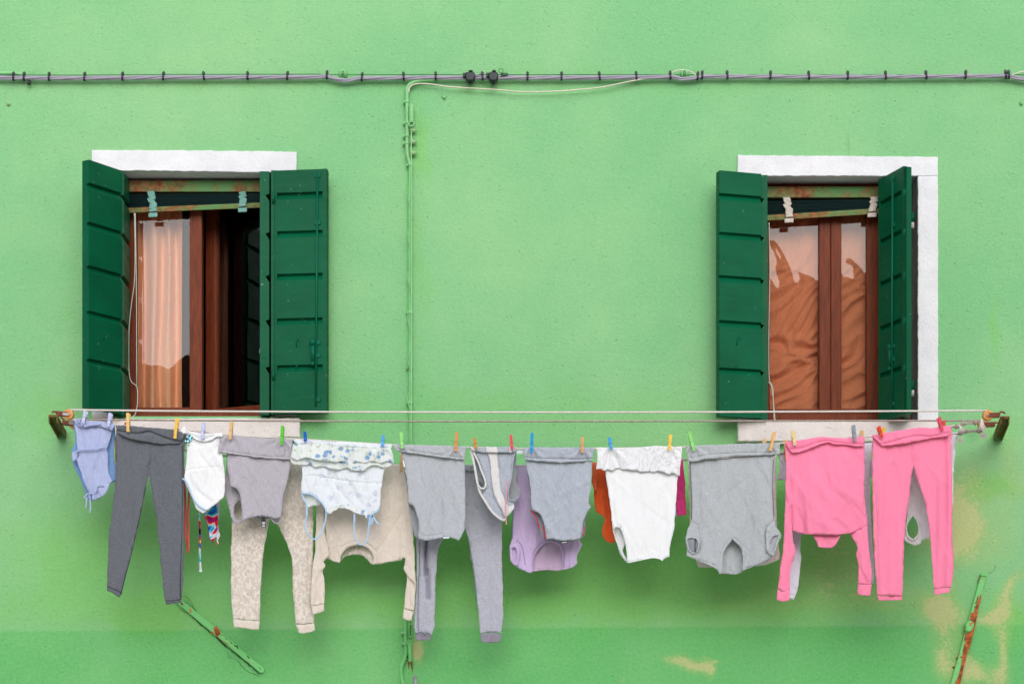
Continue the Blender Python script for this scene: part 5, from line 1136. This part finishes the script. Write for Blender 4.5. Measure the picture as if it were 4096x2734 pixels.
# 11 lilac tee (back)
t = gth('t_shirt', 'lilac t-shirt hung upside down on the back line', 't-shirt', 2200, 1862, DB)
cloth('inside_back', C6((240, 1345), (250, 1150), (330, 1080), (480, 1090), (520, 1200), (500, 1320), (460, 1335), (370, 1330), (262, 1342)), DB - .022, lilin, t, seed=48, step=8, R=4, edge=.002, creases=[(C6((262, 1315), (370, 1305), (470, 1300)), 2, .004)])
cloth('front_panel', C6((125, 510), (400, 512), (650, 520), (640, 900), (625, 1090), (641, 1142), (602, 1212), (607, 1276), (560, 1310), (490, 1328), (488, 1260), (482, 1200), (462, 1142), (400, 1112), (342, 1130), (282, 1200), (265, 1270), (252, 1345), (236, 1356), (130, 1302), (86, 1262), (74, 1180), (76, 1135), (96, 1085), (104, 900), (112, 760), (128, 600)), DB, lil, t, seed=49, top=1865, drape=.014, R=18, edge=.014,
      creases=[(C6((240, 1335), (258, 1200), (325, 1115), (400, 1090), (475, 1115), (505, 1190), (500, 1310)), 2, -.006), (C6((130, 1095), (165, 1130), (185, 1200), (200, 1290)), 2, -.005), (C6((108, 800), (100, 1060)), 2, -.005), (C6((560, 1110), (545, 1200), (540, 1300)), 2, -.005)])
cloth('sleeve', C6((76, 1140), (110, 1120), (150, 1150), (155, 1200), (142, 1292), (110, 1290), (84, 1258)), DB + .014, lil, t, seed=50, step=6, R=6, edge=.006, holes=[C6((95, 1155), (118, 1150), (135, 1190), (132, 1240), (115, 1280), (100, 1240))])

lth = plain('lilac_thread', srgb(132, 116, 168), .9)
trim('side_seam', C6((112, 770), (104, 900), (97, 1085)), DB + .002, .0014, lth, t); trim('neck_seam', C6((255, 1300), (268, 1190), (325, 1118), (400, 1093), (470, 1115), (500, 1190), (496, 1310)), DB + .003, .0009, lth, t)
trim('sleeve_seam', C6((130, 1097), (165, 1130), (185, 1200), (198, 1290)), DB + .003, .0009, lth, t)
# 12 grey tank with red piping
t = gth('tank_top', 'blue-grey tank top with thin red piping in the armholes', 'tank top', 2230, 1792, DF)
cloth('back_panel', C6((200, 480), (720, 480), (700, 800), (716, 838), (690, 872), (668, 960), (664, 1060), (630, 1088), (528, 1112), (480, 1118), (420, 1090), (345, 1092), (322, 1055), (298, 980), (262, 905), (233, 862), (238, 700), (212, 560)), DF - .040, gryin, t, seed=51, step=8, R=8, edge=.006)
cloth('front_panel', C6((198, 470), (725, 478), (712, 650), (700, 800), (712, 835), (690, 868), (655, 950), (642, 1050), (626, 1088), (528, 1096), (480, 1100), (420, 1086), (362, 1086), (352, 1030), (342, 960), (312, 892), (246, 856), (242, 700), (215, 560)), DF, gry2, t, seed=52, top=1800, drape=.013, R=16, edge=.012, creases=[(C6((236, 560), (245, 700), (246, 850)), 2, -.005), (C6((300, 500), (320, 1000)), 10, -.004), (C6((560, 500), (570, 1000)), 12, .005)])
cloth('folded_hem', C6((180, 365), (400, 370), (600, 370), (737, 372), (728, 470), (600, 482), (450, 486), (300, 479), (192, 466), (186, 420)), DF + .016, gry2, t, seed=53, step=7, R=8, edge=.012, wr=.008, wsc=.7, creases=[(C6((190, 445), (300, 455), (450, 458), (600, 462), (728, 455)), 3, -.012)], pinch=[(2126, 1795, .006), (2329, 1800, .006)])
trim('piping', C6((243, 862), (275, 905), (296, 950), (308, 1005)), DF - .004, .0026, redp, t); trim('piping', C6((338, 980), (346, 1030), (349, 1088)), DF + .004, .0026, redp, t); trim('piping', C6((660, 985), (660, 1030), (652, 1062)), DF + .008, .0024, redp, t)
slab('neck_label', C6((482, 1100), (526, 1096), (526, 1114), (484, 1120)), DF - .012, DF - .006, blk, t); slab('label_print', C6((486, 1112), (524, 1107), (524, 1112), (487, 1117)), DF - .0059, DF - .0052, lblw, t)

# 13 orange, 14 white lace, 15 magenta
t = gth('shirt', 'orange-red shirt mostly hidden behind the white lace top', 'shirt', 2450, 1850, DB)
cloth('body', C6((745, 487), (1050, 490), (1060, 900), (1000, 1080), (905, 1108), (862, 1113), (822, 1090), (800, 1042), (806, 980), (820, 930), (812, 905), (765, 880), (742, 820), (735, 700), (730, 560)), DB, org, t, seed=54, step=8, drape=.02, R=14, edge=.014, creases=[(C6((850, 905), (830, 820), (820, 600)), 6, -.012), (C6((820, 1085), (860, 1085), (900, 1080)), 2, -.004), (C6((850, 720), (865, 900), (885, 980)), 4, -.008)])
cloth('sleeve', C6((720, 485), (748, 486), (765, 560), (762, 660), (758, 710), (735, 700), (715, 640), (722, 560)), DB + .018, fabric('light_orange', srgb(240, 112, 72), .04), t, seed=55, step=6, R=6, edge=.005)
t = gth('camisole', 'white camisole with a wide lace border folded over the line', 'camisole', 2560, 1790, DF)
cloth('back_panel', C6((830, 420), (1385, 420), (1372, 900), (1345, 1080), (1325, 1200), (1000, 1262), (978, 1252), (940, 1190), (908, 1100), (884, 1010), (870, 850)), DF - .040, whit, t, seed=56, step=8, R=8, edge=.006, holes=[C6((962, 1180), (975, 1140), (986, 1115), (995, 1160), (1000, 1225), (990, 1235))])
cloth('front_panel', C6((800, 400), (1395, 400), (1385, 700), (1372, 900), (1368, 990), (1345, 1080), (1330, 1150), (1325, 1225), (1305, 1232), (1275, 1259), (1255, 1242), (1200, 1233), (1130, 1245), (1050, 1263), (1003, 1276), (1003, 1230), (994, 1170), (978, 1080), (950, 1005), (915, 985), (886, 1008), (876, 930), (862, 780), (845, 680)), DF + .002, whit, t, seed=57, top=1850, drape=.012, wr=.004, R=18, edge=.014,
      creases=[(C6((880, 800), (905, 960), (950, 1000)), 6, -.006)] + [(C6((x, 1235), (x - 4, 1170 - (i % 3) * 20)), 2.5, -.004) for i, x in enumerate(range(1030, 1270, 22))])
trim('armhole_binding', C6((886, 1005), (915, 988), (950, 1006), (978, 1082), (994, 1170), (1004, 1268)), DF + .008, .0024, whit, t); trim('armhole_binding', C6((886, 1010), (908, 1085), (945, 1175), (975, 1235), (1000, 1272)), DF - .012, .0024, whit, t)
trim('neck_binding', C6((1003, 1272), (1050, 1262), (1130, 1245), (1200, 1233), (1255, 1242), (1275, 1256)), DF + .006, .0022, whit, t)
cloth('lace_border', C6((755, 368), (900, 372), (1100, 368), (1220, 360), (1427, 362), (1422, 450), (1412, 520), (1414, 592), (1388, 590), (1360, 570), (1320, 580), (1290, 565), (1240, 556), (1200, 566), (1170, 555), (1100, 563), (1070, 545), (1040, 553), (1000, 536), (960, 542), (920, 532), (880, 548), (850, 540), (820, 552), (790, 538), (752, 537), (762, 450)), DF + .016, lace, t, seed=58, step=7, R=5, edge=.005, wr=.008, wsc=.6, pinch=[(2443, 1790, .006), (2678, 1790, .006)])
t = gth('swim_top', 'magenta garment edge showing right of the white lace top', 'top', 2720, 1838, DB)
cloth('body', C6((1300, 456), (1434, 452), (1445, 600), (1455, 750), (1463, 898), (1392, 904), (1386, 860), (1378, 800), (1384, 700), (1300, 700)), DB, mag, t, seed=59, step=6, R=6, edge=.006, wr=.008, creases=[(C6((1420, 470), (1430, 650), (1440, 890)), 2, -.005), (C6((1390, 780), (1450, 770)), 2, -.005)])
cloth('lining', C6((1300, 700), (1384, 700), (1378, 800), (1392, 912), (1300, 905)), DB - .008, pale, t, seed=60, step=8)

# 16 big grey shirt, 17 pale pink behind
t = gth('nightshirt', 'pale pink pyjama top peeking out behind the large grey shirt', 'top', 2960, 1836, DB)
cloth('body', C7((100, 450), (400, 448), (790, 432), (792, 700), (800, 950), (806, 1100), (822, 1225), (805, 1250), (700, 1292), (600, 1302), (450, 1310), (280, 1312), (182, 1306), (168, 1262), (120, 1100), (112, 700)), DB, ppj, t, seed=61, top=1840, drape=.01, step=11)
t = gth('t_shirt', 'large heather grey t-shirt hung upside down with v-shaped neck', 't-shirt', 2930, 1785, DF)
cloth('inside_back', C7((345, 1362), (355, 1150), (450, 1060), (540, 1140), (545, 1330), (485, 1360), (420, 1362)), DF - .040, gbig, t, seed=62, step=8, R=4, edge=.002)
cloth('front_panel', C7((112, 470), (400, 450), (785, 425), (776, 600), (770, 750), (778, 940), (800, 1000), (829, 1045), (825, 1080), (800, 1150), (770, 1218), (740, 1242), (680, 1282), (620, 1300), (545, 1330), (528, 1330), (530, 1225), (512, 1152), (452, 1086), (388, 1188), (368, 1340), (350, 1361), (335, 1330), (290, 1300), (180, 1256), (120, 1232), (87, 1220), (96, 1170), (82, 1100), (95, 1020), (125, 950), (128, 800), (125, 650)), DF, gbig, t, seed=63, top=1795, drape=.018, wr=.006, R=20, edge=.016,
      creases=[(C7((345, 1345), (362, 1180), (450, 1066), (530, 1140), (546, 1225), (540, 1325)), 2, -.005), (C7((135, 955), (175, 970), (190, 1060), (180, 1180)), 2.5, -.008), (C7((770, 945), (722, 990), (712, 1080), (722, 1200)), 2.5, -.008), (C7((764, 460), (760, 700), (768, 930)), 2, -.006), (C7((128, 480), (132, 700), (130, 930)), 2, -.005), (C7((555, 1310), (640, 1290), (740, 1240)), 2, -.005), (C7((180, 1250), (250, 1270), (330, 1300)), 2, -.005), (C7((240, 1000), (300, 1240)), 9, -.008), (C7((600, 950), (580, 1250)), 9, -.008), (C7((640, 600), (650, 1200)), 12, .006)])
cloth('left_sleeve', C7((84, 1090), (100, 1065), (160, 1075), (200, 1100), (186, 1180), (140, 1208), (105, 1172)), DF + .012, gbig, t, seed=64, step=6, R=6, edge=.004, holes=[C7((96, 1088), (130, 1078), (172, 1092), (180, 1135), (168, 1185), (140, 1192), (112, 1165))])
cloth('left_sleeve_inside', C7((92, 1080), (170, 1078), (180, 1190), (110, 1190)), DF + .005, fabric('shade_grey', srgb(150, 156, 166), .1), t, seed=65, step=8)  # darker sheet in the sleeve opening, inside shade put into its colour
cloth('right_sleeve', C7((718, 1010), (770, 965), (828, 1045), (800, 1140), (768, 1218), (738, 1205), (716, 1170)), DF + .014, gbig, t, seed=66, step=6, R=6, edge=.004, holes=[C7((740, 1130), (765, 1070), (812, 1055), (795, 1120), (765, 1200), (748, 1190))])
cloth('folded_hem', C7((82, 363), (300, 350), (560, 340), (820, 332), (822, 425), (700, 430), (500, 436), (350, 450), (200, 470), (130, 480), (105, 468)), DF + .016, gbig, t, seed=67, step=7, R=8, edge=.012, wr=.006, creases=[(C7((105, 455), (250, 430), (500, 412), (700, 410), (818, 402)), 2, -.006), (C7((95, 370), (115, 430), (135, 465)), 3, -.008)], pinch=[(2772, 1785, .006), (3082, 1785, .006)])

trim('side_seam', C7((118, 490), (126, 650), (132, 800), (130, 935)), DF + .003, .0013, thr, t); trim('side_seam', C7((772, 460), (766, 700), (776, 940)), DF + .003, .0013, thr, t)
trim('sleeve_fold', C7((160, 1082), (157, 1130), (159, 1190)), DF + .012, .0022, thr, t)
trim('shoulder_seam', C7((180, 1252), (250, 1272), (330, 1302)), DF + .003, .0012, thr2, t); trim('shoulder_seam', C7((555, 1312), (640, 1292), (740, 1242)), DF + .003, .0012, thr2, t)
# 18 pale lilac garments behind the pink sweatshirt
t = gth('t_shirt', 'pale lilac t-shirt whose sleeves stick out behind the pink sweatshirt', 't-shirt', 3290, 1800, DB)
cloth('body', C7((802, 405), (866, 400), (1100, 380), (1380, 350), (1500, 345), (1545, 470), (1552, 596), (1480, 600), (1450, 900), (950, 920), (900, 640), (870, 630), (804, 626), (822, 520)), DB - .012, pale, t, seed=68, step=8, wr=.010, creases=[(C7((820, 470), (850, 520), (830, 600)), 3, -.008)])
t = gth('jogging_trousers', 'pale lilac-grey jogging trousers behind the pink sweatshirt', 'trousers', 3350, 1780, DB)
cloth('trouser_panel', C7((905, 345), (1200, 340), (1544, 333), (1535, 500), (1530, 660), (1536, 900), (1550, 1150), (1562, 1400), (1558, 1440), (1530, 1430), (1480, 1420), (1440, 1200), (1340, 900), (1200, 760), (1080, 900), (996, 1045), (982, 1150), (986, 1300), (965, 1450), (936, 1560), (880, 1548), (850, 1400), (880, 1000), (890, 700)), DB + .010, pale, t, seed=69, top=1780, drape=.02, R=16, edge=.014, creases=[(C7((1495, 665), (1528, 655)), 2, -.005), (C7((1508, 700), (1520, 1000), (1535, 1400)), 3, -.010), (C7((895, 1520), (942, 1530)), 2, -.004)])

# 19 pink sweatshirt
t = gth('sweatshirt', 'neon pink sweatshirt hung upside down with sleeves dangling', 'sweatshirt', 3300, 1760, DF)
cloth('body', C7((864, 325), (1000, 310), (1200, 300), (1487, 285), (1487, 500), (1488, 770), (1500, 880), (1508, 960), (1505, 992), (1440, 1015), (1372, 1040), (1300, 1050), (1272, 1052), (1085, 1050), (1000, 1045), (940, 1026), (918, 1015), (905, 900), (866, 800), (870, 560)), DF, pnk, t, seed=70, top=1775, drape=.022, wr=.008, R=22, edge=.020, billow=.03, ang=.12,
      creases=[(C7((912, 830), (916, 920), (920, 1010)), 4, -.012), (C7((1488, 780), (1478, 900), (1472, 990)), 2, -.005), (C7((1100, 700), (1250, 950)), 14, -.006), (C7((1400, 600), (1340, 900)), 14, -.006)])
cloth('collar', C7((1085, 1048), (1180, 1052), (1300, 1048), (1278, 1100), (1242, 1150), (1180, 1158), (1122, 1146), (1105, 1100)), DF + .012, pnk, t, seed=71, step=7, R=8, edge=.012, creases=[(C7((1090, 1056), (1180, 1064), (1296, 1054)), 2, -.006)])
cloth('left_sleeve', C7((866, 790), (905, 850), (918, 1000), (925, 1100), (944, 1190), (920, 1260), (898, 1390), (906, 1480), (850, 1498), (806, 1474), (820, 1350), (836, 1250), (850, 1100), (862, 900)), DF + .004, pnk, t, seed=72, top=1990, drape=.014, R=14, edge=.018, creases=[(C7((925, 1250), (880, 1360), (870, 1480)), 6, -.010)])
cloth('left_cuff', I_((286, 404), (340, 428), (415, 410), (412, 520), (330, 535), (274, 515)), DF + .004, pnk, t, seed=73, step=7, R=9, edge=.012)
cloth('right_sleeve', C7((1372, 1038), (1440, 1014), (1508, 980), (1515, 1100), (1530, 1250), (1545, 1380), (1540, 1446), (1434, 1440), (1440, 1300), (1422, 1200), (1430, 1150), (1402, 1090)), DF + .004, pnk, t, seed=74, top=2080, drape=.016, R=14, edge=.018, creases=[(C7((1432, 1200), (1455, 1330), (1500, 1420)), 6, -.010)])
cloth('right_cuff', I_((1127, 352), (1270, 356), (1256, 470), (1190, 466), (1124, 458)), DF + .004, pnk, t, seed=75, step=7, R=9, edge=.012)
cloth('folded_hem', C7((862, 325), (1000, 308), (1165, 286), (1320, 300), (1487, 282), (1485, 356), (1440, 361), (1350, 347), (1250, 345), (1195, 330), (1120, 355), (1050, 385), (990, 402), (920, 411), (893, 382)), DF + .018, pnk, t, seed=76, step=7, R=9, edge=.014, wr=.006, creases=[(C7((900, 385), (1000, 372), (1100, 335), (1190, 318), (1260, 330), (1350, 338), (1480, 345)), 3, -.010)])

# 20 white tee and 21 pink joggers
t = gth('t_shirt', 'white t-shirt with one sleeve visible between the pink trouser legs', 't-shirt', 3680, 1740, DB)
cloth('body', C8((560, 262), (760, 255), (978, 235), (965, 340), (948, 560), (943, 765), (930, 830), (880, 920), (776, 1006), (712, 1030), (702, 1052), (660, 1068), (604, 1046), (584, 1012), (596, 940), (606, 850), (600, 500)), DB, wht2, t, seed=77, top=1740, drape=.016, wr=.009, R=12, edge=.012,
      holes=[C8((598, 935), (620, 880), (650, 842), (680, 890), (692, 930), (688, 985), (655, 1030), (615, 1005))], creases=[(C8((690, 900), (706, 960), (706, 1040)), 3, -.008), (C8((740, 780), (760, 900)), 5, -.006)])
trim('sleeve_hem', C8((598, 935), (620, 880), (650, 842), (680, 890), (692, 930), (688, 985), (655, 1030), (615, 1005)), DB + .004, .0035, wht2, t, closed=True)
t = gth('jogging_trousers', 'neon pink jogging trousers at the right end of the line', 'trousers', 3650, 1720, DF)
cloth('trouser_panel', C8((350, 256), (600, 225), (930, 190), (932, 400), (937, 600), (940, 770), (938, 1000), (950, 1200), (945, 1300), (928, 1385), (875, 1382), (805, 1394), (798, 1330), (790, 1200), (775, 1000), (750, 800), (700, 640), (668, 540), (655, 480), (640, 540), (622, 700), (602, 850), (582, 1050), (573, 1300), (571, 1440), (480, 1438), (388, 1440), (378, 1350), (358, 1000), (352, 700), (350, 500)), DF, pnk, t, seed=78, top=1740, drape=.024, wr=.004, R=22, edge=.022,
      creases=[(C8((636, 320), (637, 400), (652, 480)), 3, -.008), (C8((882, 270), (890, 600), (885, 900), (880, 1380)), 7, -.014), (C8((372, 700), (385, 1000), (395, 1420)), 2, -.004), (C8((612, 560), (592, 800), (575, 1000)), 2, -.003), (C8((700, 660), (760, 830), (800, 1000)), 2, -.003), (C8((500, 500), (520, 1000), (530, 1420)), 12, -.008), (C8((850, 600), (845, 1000)), 8, .008)])
cloth('cuff', C8((386, 1441), (480, 1439), (571, 1441), (572, 1471), (480, 1475), (397, 1477)), DF + .002, pnk, t, seed=79, step=5, R=6, edge=.008, creases=[(C8((x, 1444), (x, 1468)), 2, -.003) for x in range(410, 565, 18)])
cloth('cuff', C8((804, 1396), (875, 1384), (927, 1386), (914, 1416), (870, 1424), (812, 1438)), DF + .002, pnk, t, seed=80, step=5, R=6, edge=.008)
cloth('waistband', C8((346, 256), (450, 240), (600, 215), (700, 198), (800, 207), (930, 184), (932, 230), (905, 262), (880, 270), (800, 276), (640, 310), (560, 322), (430, 335), (405, 315)), DF + .020, pnk, t, seed=81, step=7, R=9, edge=.014, wr=.005, creases=[(C8((415, 322), (500, 305), (600, 275), (690, 262), (780, 268), (870, 250), (908, 240)), 3, -.012), (C8((360, 262), (420, 300)), 4, -.006)])

# ------------------------------------------------------------------ houses across the canal (seen only as reflections)
def opp(name, lab, x0, x1, y, ze, zr, mat, depth=6, gable=None):
    t = thing(name, lab, 'house', ((x0 + x1) / 2, y, 0))
    MB().box(x0, x1, y - depth, y, 0, ze).build('wall', mat, t)
    if gable is None:
        o = mesh('roof', [(x0 - .3, y + .35, ze - .05), (x1 + .3, y + .35, ze - .05), (x1 + .3, y - depth / 2, zr), (x0 - .3, y - depth / 2, zr), (x1 + .3, y - depth - .3, ze - .05), (x0 - .3, y - depth - .3, ze - .05)], [(0, 1, 2, 3), (3, 2, 4, 5)], M['tile'], t)
    else:
        xm = gable
        o = mesh('roof', [(x0 - .3, y + .3, ze - .05), (xm, y + .3, zr), (xm, y - depth - .3, zr), (x0 - .3, y - depth - .3, ze - .05), (x1 + .3, y + .3, ze - .05), (x1 + .3, y - depth - .3, ze - .05)], [(0, 1, 2, 3), (1, 4, 5, 2)], M['tile'], t)
        mesh('gable', [(x0, y, ze), (x1, y, ze), (xm, y, zr - .1)], [(0, 1, 2)], mat, t)
    o.modifiers.new('s', 'SOLIDIFY').thickness = .15
    for x in np.arange(x0 + 1.2, x1 - 1, 2.4):
        MB().box(x, x + .8, y - .01, y + .04, ze * .55, ze * .55 + 1.2).build('window', M['shutter'], t)
    return t
opp('canal_house', 'ochre house with a tiled roof, reflected in the left window', -16, 0.2, -18, 5.7, 7.25, M['ochre'])
opp('canal_house', 'red house with a steep tiled roof, reflected in the right window', 0.8, 12, -12, 3.8, 7.5, M['brick'], 8, None)
